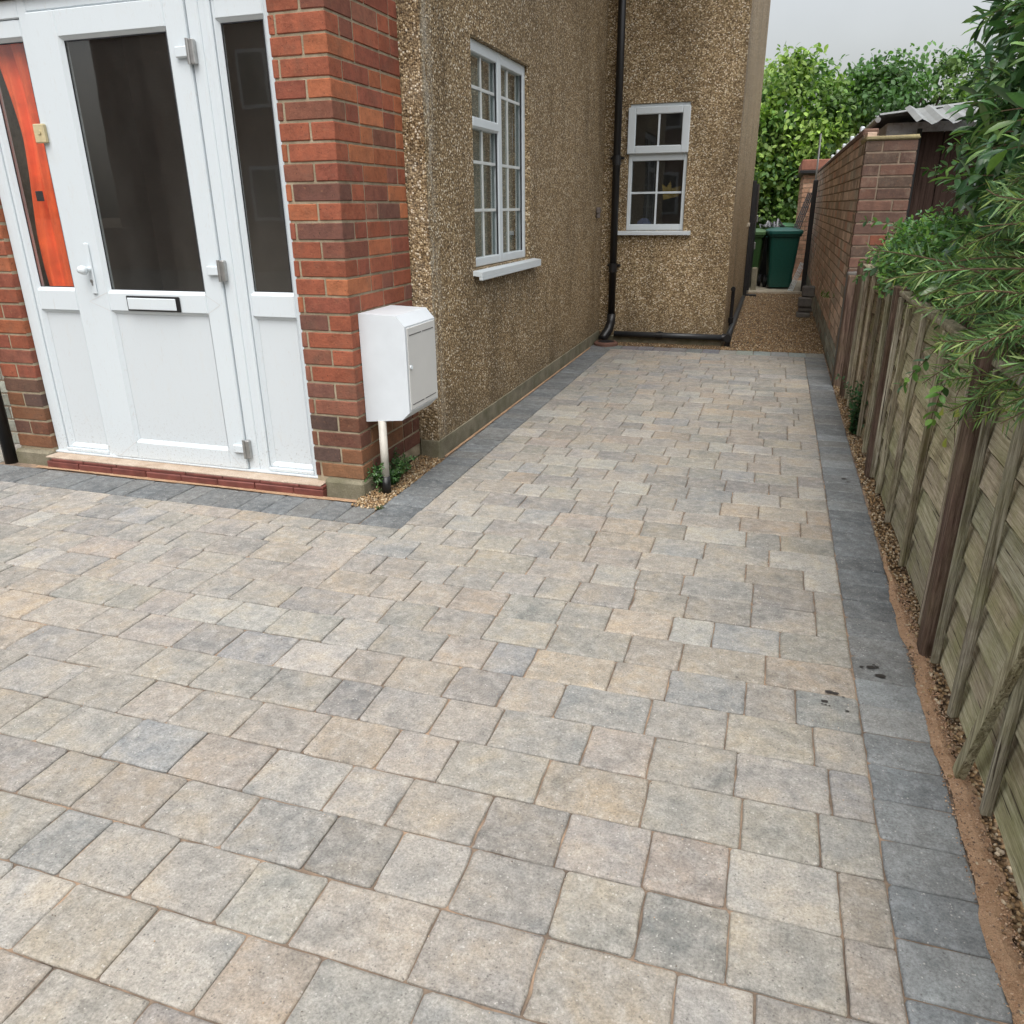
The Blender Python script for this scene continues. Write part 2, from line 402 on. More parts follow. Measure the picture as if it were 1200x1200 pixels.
def scatter(base_v, base_f, T, MAT, colors):
    """bake copies: T (n,3) positions, MAT (n,3,3), colors (n,3)"""
    n = len(T); k = len(base_v)
    V = np.einsum('nij,kj->nki', MAT, base_v)+T[:, None, :]
    F = (base_f[None]+(np.arange(n)*k)[:, None, None]).reshape(-1, base_f.shape[1])
    C = np.ones((n, k, 4)); C[:, :, :3] = colors[:, None, :]
    return V.reshape(-1, 3), F, C.reshape(-1, 4)

def tag(o, label=None, cat=None, group=None, kind=None):
    if label: o['label'] = label
    if cat: o['category'] = cat
    if group: o['group'] = group
    if kind: o['kind'] = kind
    return o
def thing(name, loc, label, cat, group=None):
    o = bpy.data.objects.new(name, None); COL.objects.link(o); o.location = loc; o.empty_display_size = .1
    ORIG[o.name] = tuple(loc); return tag(o, label, cat, group)
def copy_thing(root, loc, label, rotz=None):
    def cp(o, par):
        c = o.copy(); COL.objects.link(c)
        if par: c.parent = par
        for ch in list(o.children): cp(ch, c)
        return c
    c = cp(root, None); c.location = loc; c['label'] = label
    if rotz is not None: c.rotation_euler.z = rotz
    return c

# ------------------------------------------------------------------ ground
g = MB(); g.poly([(-150, -150, -.05), (150, -150, -.05), (150, 150, -.05), (-150, 150, -.05)])
tag(g.build('ground', M['soil']), kind='structure')
g = MB(); g.poly([(-60, -9.5, -.04), (60, -9.5, -.04), (60, -3.2, -.04), (-60, -3.2, -.04)])
tag(g.build('road', M['asphalt']), kind='structure')

PX0, PX1 = -1.385, .337          # field between the two dark borders
CL = (-1.578, PX0); CR = (PX1, .505)
def paver(mb, x0, x1, y0, y1, col, alpha, gap=.0016, z=0., r=.0075, chz=.0045):
    x0 += gap; x1 -= gap; y0 += gap*1.1; y1 -= gap*1.1
    dz = random.gauss(0, .0008); tx = random.gauss(0, .006); ty = random.gauss(0, .006)
    cx, cy = (x0+x1)/2, (y0+y1)/2
    out = []; hw, hh = (x1-x0)/2, (y1-y0)/2
    r = min(r*random.uniform(.5, 1.4), hw*.4, hh*.4)
    for sx, sy, a0 in ((1, 1, 0), (-1, 1, 90), (-1, -1, 180), (1, -1, 270)):
        for a in (0, 45, 90):
            t = R(a0+a); out.append((sx*(hw-r)+math.cos(t)*r, sy*(hh-r)+math.sin(t)*r))
    full = []                      # add mid-edge points so the edges wander a little
    n = len(out)
    for i in range(n):
        full.append(out[i]); q = out[(i+1) % n]; L = math.dist(out[i], q)
        if L > .03:
            m = 3 if L > .12 else 2
            for k in range(1, m+1): full.append((out[i][0]+(q[0]-out[i][0])*k/(m+1), out[i][1]+(q[1]-out[i][1])*k/(m+1)))
    full = [(p[0]*(1-(random.random() < .07)*random.uniform(.01, .035))+random.uniform(-.0014, .0014), p[1]*(1-(random.random() < .07)*random.uniform(.01, .04))+random.uniform(-.0014, .0014)) for p in full]
    b = len(mb.v); N = len(full)
    for ins, zz in ((0, -.03), (0, -chz), (.0022, -.0016), (.0065, 0)):
        for (px, py) in full:
            L = math.hypot(px, py); sx = 1-ins/max(hw, .01); sy = 1-ins/max(hh, .01)
            qx, qy = px*sx, py*sy
            j = random.uniform(-.0005, .0005) if ins else 0
            mb.v.append((cx+qx, cy+qy, z+zz+dz+qx*tx+qy*ty+j))
    c = (*col, alpha)
    for l in range(3):
        for k in range(N):
            mb.quadface((b+l*N+k, b+l*N+(k+1) % N, b+(l+1)*N+(k+1) % N, b+(l+1)*N+k), c)
    mb.quadface(range(b+3*N, b+4*N), c)

PAL = [((.285, .268, .24), 28), ((.325, .305, .272), 20), ((.25, .243, .23), 18), ((.335, .30, .255), 16), ((.37, .305, .235), 6),
       ((.262, .272, .278), 9), ((.215, .205, .195), 6), ((.385, .375, .345), 9), ((.305, .262, .222), 6)]
def field_col():
    c = random.choices([p[0] for p in PAL], [p[1] for p in PAL])[0]
    k = random.uniform(.92, 1.08); c = [q*.6+m_*.4 for q, m_ in zip(c, (.305, .298, .272))]; k *= .9; return tuple(min(1, x*k*random.uniform(.985, 1.015)) for x in c)
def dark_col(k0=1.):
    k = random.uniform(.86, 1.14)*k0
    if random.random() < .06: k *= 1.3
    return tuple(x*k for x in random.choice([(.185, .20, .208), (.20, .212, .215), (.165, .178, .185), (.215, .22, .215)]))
def row(mb, xa, xb, y0, y1, widths=(.24, .21, .2, .18, .16, .16, .2, .13), colf=field_col):
    x = xb
    first = True
    while x > xa+.002:
        w = random.choice(widths)
        if first: w = random.choice((.24, .16, .12, .09, .2)); first = False
        if x-w < xa+.05: w = x-xa
        jy = random.uniform(-.0008, .0008)
        paver(mb, x-w, x, y0+jy, y1+jy, colf(), random.random()); x -= w
fld = MB(); y = 1.334-.16*16; YB = 7.285
while y < YB-.01:
    y1 = min(y+.16, YB)
    if y1 <= 2.725: row(fld, -5.6, PX1, y, y1)
    elif y < 2.72:
        row(fld, PX0, PX1, y, y1); row(fld, -5.6, PX0, y, 2.72)
    else: row(fld, PX0, PX1, y, y1)
    y = y1
y = 2.94
for _ in range(2): row(fld, -5.6, -3.87, y, y+.16); y += .16
tag(fld.build('block_paving', M['paver']), kind='structure')

drk = MB()
y = 1.577-.125*19
while y < 7.27:
    d = .125*random.uniform(.985, 1.015)
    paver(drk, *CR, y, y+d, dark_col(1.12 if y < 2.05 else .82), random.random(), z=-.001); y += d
y = 2.722
while y < 7.27:
    d = .125*random.uniform(.985, 1.015)
    paver(drk, *CL, y, min(y+d, 7.285), dark_col(.72), random.random(), z=-.001); y += d
x = -1.58
while x > -5.6:
    w = random.choice((.12, .12, .13) if x > -2.9 else (.24, .24, .16)); paver(drk, x-w, x, 2.722, 2.938, dark_col(.72), random.random(), z=-.001); x -= w
x = CR[1]
k = 0
while x > -1.5:
    w = .15; c = (.235, .235, .232) if x > -.35 else (.15, .155, .16)
    c = tuple(q*random.uniform(.88, 1.1) for q in c)
    paver(drk, x-w, x, 7.29, 7.5, c, random.random()); x -= w
tag(drk.build('paving_border', M['paver_dark']), kind='structure')
b = MB(); b.poly([(-5.7, -1.4, -.0075), (.515, -1.4, -.0075), (.515, 7.51, -.0075), (-5.7, 7.51, -.0075)])
tag(b.build('jointing_bed', M['joint']), kind='structure')
b = MB(); b.poly([(-.396, 7.505, -.003), (.53, 7.505, -.003), (.53, 12.78, .0), (-.396, 12.78, .0)])
b.poly([(-1.6, 7.505, -.004), (-.396, 7.505, -.003), (-.396, 7.79, -.003), (-1.6, 7.79, -.004)])
tag(b.build('gravel_path', M['gravel']), kind='structure')
b = MB(); b.poly([(.5, -1.4, -.012), (.62, -1.4, -.012), (.62, 7.5, -.012), (.5, 7.5, -.012)])
b.poly([(-1.71, 2.885, -.005), (-1.575, 2.885, -.005), (-1.575, 3.67, -.005), (-1.71, 3.67, -.005)])
tag(b.build('gravel_bed', M['gravel']), kind='structure')
b = MB(); b.box(-.5, .6, 12.78, 20, -.045, .012, .006)
tag(b.build('yard_slab', M['paleconc']), kind='structure')

# damp drips on the paving (small irregular dark patches)
b = MB()
for (x, y, s) in ((.385, 2.145, .013), (.408, 2.105, .016), (.395, 2.16, .006), (.36, 2.14, .007), (.402, 2.15, .008), (.265, 1.98, .011), (.282, 1.978, .009),
                  (.25, 1.93, .011), (.30, 1.965, .004), (.243, 1.915, .004), (.252, 1.913, .004), (.262, 1.912, .003), (.305, 1.90, .006), (.02, 1.98, .004), (.43, 3.9, .014), (.445, 3.86, .008)):
    p = [(x+s*random.uniform(.75, 1.15)*math.cos(a*math.pi/5), y+.62*s*random.uniform(.75, 1.15)*math.sin(a*math.pi/5), .0035) for a in range(10)]
    b.poly(p)
tag(b.build('damp_spots', M['damp']), 'small dark wet drips on the paving near the right border', 'damp marks', kind='stuff')

# sand left along the joints at the fence, step and wall
def sandstrip(mb, pts):
    for (a, b_) in zip(pts, pts[1:]): mb.poly([a[0], b_[0], b_[1], a[1]])
b = MB(); pts = []
yy = -.8
while yy < 3.05:
    w = .5 + (.0 if yy < 2.2 else (yy-2.2)*.0)
    xin = .500+.006*math.sin(yy*9)+.004*math.sin(yy*23+1)+random.uniform(-.002, .002)-(.012*math.exp(-((yy-2.42)/.12)**2))
    full = max(0., min(1., (3.05-yy)/.8))
    xo = xin+.012+.05*full*random.uniform(.75, 1.05) - (.012 if 1.8 < yy < 2.3 else 0)
    pts.append(((xin, yy, .001), ((xin+xo)/2, yy, .006), (xo, yy, -.004))); yy += .02
for a, c in zip(pts, pts[1:]):
    b.poly([a[0], a[1], c[1], c[0]]); b.poly([a[1], a[2], c[2], c[1]])
pts = []; xx = -3.6
while xx < -1.6:
    pts.append(((xx, 2.938+.004*math.sin(xx*7)+random.uniform(-.002, .002), .0012), (xx, 2.962, .004))); xx += .03
for a, c in zip(pts, pts[1:]): b.poly([a[0], c[0], c[1], a[1]])
pts = []; yy = 3.7
while yy < 7.3:
    pts.append(((-1.585, yy, .007), (-1.578+random.uniform(-.002, .004), yy, .0012))); yy += .06
for a, c in zip(pts, pts[1:]): b.poly([a[0], a[1], c[1], c[0]])
tag(b.build('sand_spill', M['sand'], smooth=True), 'orange building sand spilt between dark border and fence', 'sand', kind='stuff')

# loose stones
ico = np.array([(0,0,1),(.894,0,.447),(.276,.851,.447),(-.724,.526,.447),(-.724,-.526,.447),(.276,-.851,.447),(.724,.526,-.447),(-.276,.851,-.447),(-.894,0,-.447),(-.276,-.851,-.447),(.724,-.526,-.447),(0,0,-1)])
icf = np.array([(0,1,2),(0,2,3),(0,3,4),(0,4,5),(0,5,1),(1,6,2),(2,7,3),(3,8,4),(4,9,5),(5,10,1),(2,6,7),(3,7,8),(4,8,9),(5,9,10),(1,10,6),(6,11,7),(7,11,8),(8,11,9),(9,11,10),(10,11,6)])
STC = np.array([(.33, .225, .12), (.24, .155, .075), (.40, .31, .19), (.15, .095, .05), (.30, .19, .095), (.46, .38, .27), (.2, .14, .085)])
def rotm(n):
    q = rng.normal(size=(n, 4)); q /= np.linalg.norm(q, axis=1)[:, None]; w, x, y, z = q.T
    return np.stack([1-2*(y*y+z*z), 2*(x*y-w*z), 2*(x*z+w*y), 2*(x*y+w*z), 1-2*(x*x+z*z), 2*(y*z-w*x), 2*(x*z-w*y), 2*(y*z+w*x), 1-2*(x*x+y*y)], 1).reshape(n, 3, 3)
def pebbles(xs, ys, zs, smin, smax):
    n = len(xs); S = rng.uniform(smin, smax, (n, 1))*np.stack([np.ones(n), rng.uniform(.6, 1, n), rng.uniform(.45, .8, n)], 1)
    A = rotm(n)*S[:, None, :]
    C = STC[rng.integers(0, len(STC), n)]*rng.uniform(.75, 1.2, (n, 1))
    return scatter(ico, icf, np.stack([xs, ys, zs], 1), A, C)
n = 5200; ys = rng.uniform(.9, 6.3, n); xs = rng.uniform(.508, .585, n)
keep = (ys > 2.0) | (xs > .55) | (rng.random(n) < .12)
xs, ys = xs[keep], ys[keep]
a = pebbles(xs, ys, rng.uniform(-.012, .004, len(xs)), .0035, .0075)
n = 2300; x2 = rng.uniform(-1.705, -1.572, n); y2 = rng.uniform(2.885, 3.66, n)
b2 = pebbles(x2, y2, rng.uniform(-.006, .004, n)+np.clip((-1.6-x2)*.1, 0, .02), .0035, .0085)
n = 9000; x3 = rng.uniform(-.39, .52, n); y3 = 7.51+5.2*rng.random(n)**1.5
c3 = pebbles(x3, y3, rng.uniform(-.003, .005, n), .004, .009)
n = 5200; ys_ = rng.uniform(.9, 2.75, n); xs_ = .50+.05*rng.random(n)+rng.normal(size=n)*.006
e5 = list(pebbles(xs_, ys_, rng.uniform(.000, .006, n), .0008, .0030)); e5[2][:, :3] = np.repeat(np.array([(.42, .27, .17), (.36, .22, .13), (.5, .36, .25), (.2, .14, .1)])[rng.integers(0, 4, n)], 12, 0)
n = 2500; xs_ = rng.uniform(-3.6, .33, n); ys_ = np.where(rng.random(n) < .5, rng.uniform(.6, 6., n), rng.uniform(.6, 3., n)); keep = (xs_ > -1.38) | (ys_ < 2.7); xs_, ys_ = xs_[keep], ys_[keep]
e6 = list(pebbles(xs_, ys_, np.full(len(xs_), .0012), .0006, .0018)); e6[2][:, :3] = np.repeat(np.array([(.5, .4, .3), (.6, .58, .52), (.12, .09, .07), (.4, .28, .18)])[rng.integers(0, 4, len(xs_))], 12, 0)
n = 500; c4 = pebbles(rng.uniform(-1.59, -.39, n), rng.uniform(7.51, 7.7, n), rng.uniform(-.004, .003, n), .003, .007)
Vs, Fs, Cs, k = [], [], [], 0
for V, F, C in (a, b2, c3, c4, e5, e6): Vs.append(V); Fs.append(F+k); Cs.append(C); k += len(V)
tag(np_obj('loose_gravel', np.concatenate(Vs), np.concatenate(Fs), np.concatenate(Cs), M['stone']), 'loose brown and cream gravel stones along fence and in alley', 'gravel', kind='stuff')

# ------------------------------------------------------------------ brickwork
RED = [((.30, .085, .045), 30), ((.25, .07, .045), 22), ((.36, .115, .05), 16), ((.19, .07, .05), 14), ((.13, .065, .055), 8), ((.42, .15, .065), 7), ((.22, .09, .06), 8)]
OLD = [((.56, .42, .33), 30), ((.48, .36, .28), 22), ((.62, .48, .38), 20), ((.40, .31, .25), 12), ((.52, .32, .24), 8), ((.42, .36, .29), 10)]
PIER = [((.15, .085, .065), 30), ((.12, .075, .06), 22), ((.19, .10, .07), 20), ((.10, .07, .055), 16), ((.22, .085, .055), 10)]
def bcol(pal):
    c = random.choices([p[0] for p in pal], [p[1] for p in pal])[0]; k = random.uniform(.85, 1.15)
    if pal is RED: c = [q*.68+m_*.32 for q, m_ in zip(c, (.235, .10, .066))]
    return (*[x*k for x in c], random.random())
def brick(mb, x0, x1, y0, y1, z0, z1, pal, low=None):
    c = bcol(pal)
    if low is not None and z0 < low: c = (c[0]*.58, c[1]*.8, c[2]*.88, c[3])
    mb.box(x0, x1, y0, y1, z0, z1, .003, c, jit=.0011)
Hc = .075; BH = .065
def brick_run(mb, axis, a0, a1, fixed, z0, z1, pal, sign, low=None, off=0, header_even=False, D=.05):
    """single skin of bricks in the plane; axis 'x' or 'y' is the running direction; fixed = face coordinate; sign = outward direction"""
    k = 0; z = z0
    while z < z1-.01:
        zt = min(z+BH, z1); a = a0; first = True
        while a < a1-.006:
            L = .215
            if header_even and (k % 2): L = .1025
            if first and (k % 2): L = .1025
            first = False
            if (k*7+int(a*13)) % 11 == 0 and random.random() < .3: L = .1025
            e = min(a+L, a1)
            if a1-e < .03: e = a1
            f = fixed+sign*random.uniform(-.0015, .0015)
            lo, hi = sorted((f, f-sign*D))
            if axis == 'x': brick(mb, a, e, lo, hi, z, zt, pal, low)
            else: brick(mb, lo, hi, a, e, z, zt, pal, low)
            a = e+.010
        z += Hc; k += 1

# ------------------------------------------------------------------ the house
house = thing('house', (-3., 5., 0.), 'brick and pebbledash house with white front door facing the paved drive', 'house')
XP = -1.705; YP = 3.024; Z0 = .082; ZP = 2.75
bm_ = MB()
# right pier of the porch: corner bricks wrap round
z = Z0; k = 0
while z < 2.10:
    zt = z+BH
    if k % 2 == 0:      # stretcher on the front
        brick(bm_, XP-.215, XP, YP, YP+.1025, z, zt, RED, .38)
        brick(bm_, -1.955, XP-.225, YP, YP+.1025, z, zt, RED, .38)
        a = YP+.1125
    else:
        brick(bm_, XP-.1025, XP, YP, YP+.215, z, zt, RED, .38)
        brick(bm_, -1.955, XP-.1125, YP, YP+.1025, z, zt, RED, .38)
        a = YP+.225
    while a < 3.655:
        L = .215 if random.random() < .72 else .1025
        e = min(a+L, 3.662)
        if 3.662-e < .04: e = 3.662
        brick(bm_, XP-.1025, XP+random.uniform(-.001, .001), a, e, z, zt, RED, .38); a = e+.01
    z += Hc; k += 1
# left pier
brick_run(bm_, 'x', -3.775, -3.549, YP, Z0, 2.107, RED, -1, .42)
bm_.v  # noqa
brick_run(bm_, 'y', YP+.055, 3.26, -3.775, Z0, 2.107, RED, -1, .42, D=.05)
# over the door: soldier course then stretchers up to the porch roof
x = -3.775
while x < XP-.01:
    e = min(x+.065, XP); brick(bm_, x, e, YP, YP+.1, 2.117, 2.332, RED); x = e+.01
brick_run(bm_, 'x', -3.775, XP, YP, 2.342, ZP, RED, -1)
brick_run(bm_, 'y', YP+.11, 3.662, XP, 2.117, ZP, RED, 1, D=.1)
bm_.build('porch_brickwork', M['brick'], house)
mo = MB(); t = .0045
mo.box(-1.950, XP-t, YP+t, 3.66, .02, ZP, 0); mo.box(-3.775+t, -3.549-.001, YP+t, 3.262, .02, ZP-.001, 0)
mo.box(-3.549+.001, -1.951, YP+t+.001, YP+.2, 2.105, ZP-.002, 0)
mo.build('porch_mortar', M['mortar'], house)
pl = MB(); pl.box(-1.898, XP+.012, YP-.03, 3.30, -.02, .078, .012, jit=.003); pl.box(-3.79, -3.545, YP-.03, 3.25, -.02, .07, .012, jit=.003)
build_each(pl, 'porch_footing', M['concrete'], house)
pr = MB(); pr.box(-3.9, -1.6, 2.9, 3.66, ZP, ZP+.12, .01); pr.build('porch_roof', M['upvc'], house)
# set-back wall to the left of the porch
sb = MB(); brick_run(sb, 'x', -7.0, -3.78, 3.26, .0, 5.0, OLD, -1, .6); sb.build('set_back_wall', M['brick'], house)
sm = MB(); sm.box(-7.0, -3.779, 3.2645, 3.45, -.02, 5.0); build_each(sm, 'set_back_mortar', M['oldmortar'], house)

# pebbledash walls (with openings)
XW = -1.6; YW = 3.665; YBK = 7.78; XB = -.396; ZT = 5.1; T = .25
pw = MB()
wy0, wy1, wz0, wz1 = 4.305, 5.365, .93, 2.08
pw.box(XW-T, XW, YW, wy0, .10, ZT); pw.box(XW-T, XW, wy1, YBK+T, .10, ZT)
pw.box(XW-T, XW, wy0, wy1, .10, wz0-.003); pw.box(XW-T, XW, wy0, wy1, wz1, ZT)
bx0, bx1, bz0, bz1 = -1.372, -.838, 1.035, 2.1
pw.box(XW, bx0, YBK, YBK+T, .06, ZT); pw.box(bx1, XB, YBK, YBK+T, .06, ZT); pw.box(bx0, bx1, YBK, YBK+T, .06, bz0-.003); pw.box(bx0, bx1, YBK, YBK+T, bz1, ZT)
pw.box(XB-T, XB, YBK+T, 12.45, .0, ZT)
pw.box(-1.95, XW-T, YW, YW+.2, .10, ZT)
pw.box(-7.0, -1.95, 3.68, 3.9, ZP-.2, ZT)
pw.build('pebbledash_wall', M['pebbledash'], house)
# real stones breaking the wall's vertical corners
n = 420; zz = rng.uniform(.1, 3.4, n); s = rng.random(n)
xs = np.where(s < .5, XW+rng.uniform(-.004, -.001, n), XW-rng.random(n)*.012)
ysn = np.where(s < .5, YW+rng.random(n)*.012, YW+rng.uniform(.0005, .003, n))
V1 = pebbles(xs, ysn, zz, .0025, .0042)
n = 320; V2 = pebbles(XB+rng.uniform(-.004, .002, n), YBK+rng.uniform(-.002, .004, n), rng.uniform(.06, 3.4, n), .003, .0055)
np_obj('corner_stones', np.concatenate([V1[0], V2[0]]), np.concatenate([V1[1], V2[1]+len(V1[0])]), np.concatenate([V1[2], V2[2]]), M['stone'], house)['kind'] = 'stuff'
pl = MB(); pl.box(XW-.12, XW+.006, YW-.004, 7.78, -.02, .10, .004, jit=.001)
pl.box(XP+.009, XW-.121, YW-.002, YW+.05, -.02, .10, .004)
pl.box(XW+.007, XB-.004, YBK-.05, YBK-.001, -.02, .058, .006, jit=.002)
pl.box(XB-.1, XB+.004, YBK+.0, 12.4, -.02, .03, .004)
pl.build('plinth', M['concrete'], house)
rf = MB()
rf.prism([(3.0, 5.0), (8.0, 7.6), (13., 5.0)], 'x', -7.2, XB+.3); rf.build('roof', M['roof'], house)
lf = MB(); lf.box(-7.0, -6.8, 3.5, 12.45, 0, 4.99); lf.box(-7.0, XB-.26, 12.2, 12.45, .001, 4.98); build_each(lf, 'rear_walls', M['pebbledash'], house)
iw = MB(); iw.box(-3.6, -1.95, 4.1, 4.15, 0, 2.7); iw.box(-3.72, -3.6, 3.28, 4.15, 0, 2.7)
iw.box(-3.6, -1.95, 3.13, 4.1, .001, .02)
iw.box(-3.4, -3.35, 4.16, 7., 0, 2.7); iw.box(-3.35, -1.86, 3.95, 4.0, .001, 2.7); iw.box(-1.84, -.66, 9.2, 9.25, 0, 2.7)
build_each(iw, 'inner_wall', M['wall_in'], house)

# ---- front door with side lights
YF = 3.054
fr = MB()   # outer frame
for x0, x1 in ((-3.545, -3.478), (-3.205, -3.158), (-2.345, -2.288), (-2.258, -2.232), (-1.985, -1.957)):
    fr.box(x0, x1, YF, YF+.07, .060, 2.10, .004)
fr.box(-2.288, -2.258, YF+.006, YF+.07, .060, 2.10, .001)
fr.box(-3.478, -3.205, YF+.001, YF+.07, 2.03, 2.10, .004); fr.box(-3.158, -2.345, YF+.001, YF+.07, 2.05, 2.10, .004); fr.box(-2.232, -1.985, YF+.001, YF+.07, 2.03, 2.10, .004)
fr.box(-3.478, -3.205, YF-.004, YF+.07, .069, .088, .003); fr.box(-3.158, -2.345, YF-.006, YF+.07, .0605, .066, .002); fr.box(-2.232, -1.985, YF-.004, YF+.07, .069, .088, .003)
fr.box(-3.560, -1.952, YF-.012, YF+.02, .058, .068, .002)
door_frame = fr.build('door_frame', M['upvc'], house)
def leaf(name, x0, x1, z0, z1, gx0, gx1, gz0, gz1, pz0, pz1, y0, parent, st=.012, glass=M['glass_door']):
    """a framed leaf: glass above, recessed panel below"""
    m = MB(); d = .055
    m.box(x0, gx0, y0, y0+d, z0, z1, .005); m.box(gx1, x1, y0, y0+d, z0, z1, .005)
    e = .0006
    m.box(gx0, gx1, y0+e, y0+d, z0, pz0, .004); m.box(gx0, gx1, y0+e, y0+d, pz1, gz0, .004); m.box(gx0, gx1, y0+e, y0+d, gz1, z1, .004)
    # glazing beads sloping in
    for (a0, a1, c0, c1) in ((gx0, gx1, gz0, gz1), (gx0, gx1, pz0, pz1)):
        q = .013
        o = [(a0, c0), (a1, c0), (a1, c1), (a0, c1)]; i_ = [(a0+q, c0+q), (a1-q, c0+q), (a1-q, c1-q), (a0+q, c1-q)]
        for k in range(4):
            j = (k+1) % 4
            m.poly([(o[k][0], y0+.003, o[k][1]), (o[j][0], y0+.003, o[j][1]), (i_[j][0], y0+.018, i_[j][1]), (i_[k][0], y0+.018, i_[k][1])])
    ob = m.build(name, M['upvc'], parent)
    p = MB(); p.box(gx0+.004, gx1-.004, y0+.019, y0+.035, pz0+.004, pz1-.004); p.build('panel', M['upvc_panel'], ob)
    p = MB(); p.box(gx0+.006, gx1-.006, y0+.021, y0+.027, gz0+.006, gz1-.006); build_each(p, 'pane', glass, ob)
    p = MB(); q = .0145
    for (a0, a1, c0, c1) in ((gx0+.013, gx0+.017, gz0+.013, gz1-.013), (gx1-.017, gx1-.013, gz0+.013, gz1-.013)): p.box(a0, a1, y0+.0165, y0+.020, c0, c1)
    for (a0, a1, c0, c1) in ((gx0+.013, gx1-.013, gz0+.013, gz0+.0165), (gx0+.013, gx1-.013, gz1-.017, gz1-.013)): p.box(a0, a1, y0+.0163, y0+.0205, c0, c1)
    build_each(p, 'gasket', M['gasket'], ob)
    return ob
door = leaf('door', -3.155, -2.348, .0685, 2.045, -3.0, -2.446, .893, 1.945, .158, .808, YF-.012, house)
sl1 = leaf('side_light', -3.476, -3.207, .087, 2.028, -3.452, -3.214, .897, 1.96, .10, .80, YF+.006, house)
sl2 = leaf('side_light', -2.230, -1.987, .087, 2.028, -2.218, -1.995, .897, 1.96, .10, .80, YF+.006, house)
# rails of mitre joints on the frames (fine grooves)
mj = MB()
def groove(xa, za, xb, zb, y):
    w = .0012; dx, dz = xb-xa, zb-za; L = math.hypot(dx, dz); nx, nz = -dz/L*w, dx/L*w
    mj.poly([(xa+nx, y, za+nz), (xb+nx, y, zb+nz), (xb-nx, y, zb-nz), (xa-nx, y, za-nz)])
yd = YF-.0128
for x0, x1 in ((-3.155, -3.0), (-2.348, -2.446)):
    groove(x0+(x1-x0)*.25, .85+.0, x1, .893, yd) ; groove(x0+(x1-x0)*.25, .85, x1, .808, yd)
groove(-3.12, .075, -3.0, .158, yd); groove(-2.38, .075, -2.446, .158, yd)
build_each(mj, 'mitre_joint', mat_simple('joint_line', (.6, .61, .61), .6), door)
# furniture
h = MB(); h.box(-2.890, -2.588, YF-.020, YF-.0125, .812, .882, .003); h.build('letter_plate', M['black'], door)
h = MB(); h.box(-2.880, -2.606, YF-.026, YF-.0203, .820, .873, .003); h.build('letter_flap', M['upvc'], door)
h = MB(); h.box(-3.082, -3.054, YF-.022, YF-.0125, .885, 1.115, .008)
h.tube([(-3.068, YF-.022, 1.0), (-3.068, YF-.045, 1.0)], .011); h.build('handle_plate', M['upvc'], door)
h = MB(); h.tube([(-3.062, YF-.047, .993), (-3.075, YF-.052, .996), (-3.092, YF-.055, 1.0), (-3.107, YF-.052, 1.004)], [.017, .021, .018, .007], 14)
h.build('handle', M['upvc'], door, smooth=True)
h = MB(); h.tube([(-3.068, YF-.0225, .945), (-3.068, YF-.026, .945)], .008); h.box(-3.0715, -3.0645, YF-.0255, YF-.0226, .925, .942, .001); h.build('keyhole', M['steel'], door)
for zc in (1.0, .175, 1.85):
    h = MB(); h.box(-2.405, -2.337, YF-.030, YF-.0125, zc-.020, zc+.020, .004); h.build('hinge', M['upvc'], door)
    h = MB(); h.box(-2.337, -2.315, YF-.026, YF-.0005, zc-.045, zc+.045, .004); h.tube([(-2.341, YF-.026, zc-.046), (-2.341, YF-.026, zc+.046)], .007, 10)
    h.build('hinge_plate', M['steel'], door)
h = MB(); h.box(-3.232, -3.172, YF-.022, YF-.0005, 1.542, 1.62, .004); h.tube([(-3.196, YF-.0225, 1.585), (-3.196, YF-.027, 1.585)], .009); h.build('doorbell', M['bell'], house)
ds = MB()
x = -3.535
while x < -1.9:
    e = min(x+.213, -1.885); ds.box(x, e-.004, 2.958, 3.04, -.02, .034, .004, jit=.0015); ds.box(x+.03, min(e+.026, -1.888), 2.962, 3.04, .0345, .050, .003, jit=.001); x = e
doorstep = ds.build('doorstep', M['redpaint'], house)
ds = MB(); ds.box(-3.54, -1.90, 2.964, YF+.06, .0505, .0575, .002, jit=.0008); ds.build('doorstep_top', M['steptop'], doorstep)

# ---- side window
XF = -1.63
w = MB()
def fbox(m, y0, y1, z0, z1, dx=0., ch=.004): m.box(XF-.06, XF+dx, y0, y1, z0, z1, ch)
fbox(w, wy0+.001, 4.385, wz0, 2.079); fbox(w, 5.318, wy1-.001, wz0, 2.079); fbox(w, 4.822, 4.888, wz0, 2.079)
fbox(w, 4.385, 4.822, wz0, .978, -.001); fbox(w, 4.888, 5.318, wz0, .978, -.001); fbox(w, 4.385, 4.822, 2.02, 2.079, -.001); fbox(w, 4.888, 5.318, 2.02, 2.079, -.001)
fbox(w, 4.385, 4.822, 1.655, 1.70, -.001)
win = w.build('window', M['upvc'], house)
b = MB(); b.box(XF-.025, XF+.006, 4.386, 4.821, 1.66, 1.71, .006); b.build('sash_rail', M['upvc'], win)
b = MB(); b.box(XF-.033, XF-.026, 4.385, 4.822, .979, 2.02); b.box(XF-.033, XF-.026, 4.888, 5.318, .979, 2.02); build_each(b, 'pane', M['glass'], win)
b = MB()
for yy in (4.59, 5.06): b.box(XF-.026, XF-.018, yy-.008, yy+.008, .979, 2.02, .001)
for zz in (1.236, 1.488, 1.86):
    b.box(XF-.0255, XF-.0175, 4.386, 4.821, zz-.008, zz+.008, .001); b.box(XF-.0255, XF-.0175, 4.889, 5.317, zz-.008, zz+.008, .001)
b.build('glazing_bars', mat_simple('bar_white', (.6, .63, .62), .5), win)
b = MB()
for y0, y1 in ((4.386, 4.396), (4.812, 4.8215), (4.889, 4.897), (5.306, 5.3175)): b.box(XF-.017, XF-.009, y0, y1, .979, 2.02)
build_each(b, 'gasket', M['gasket'], win)
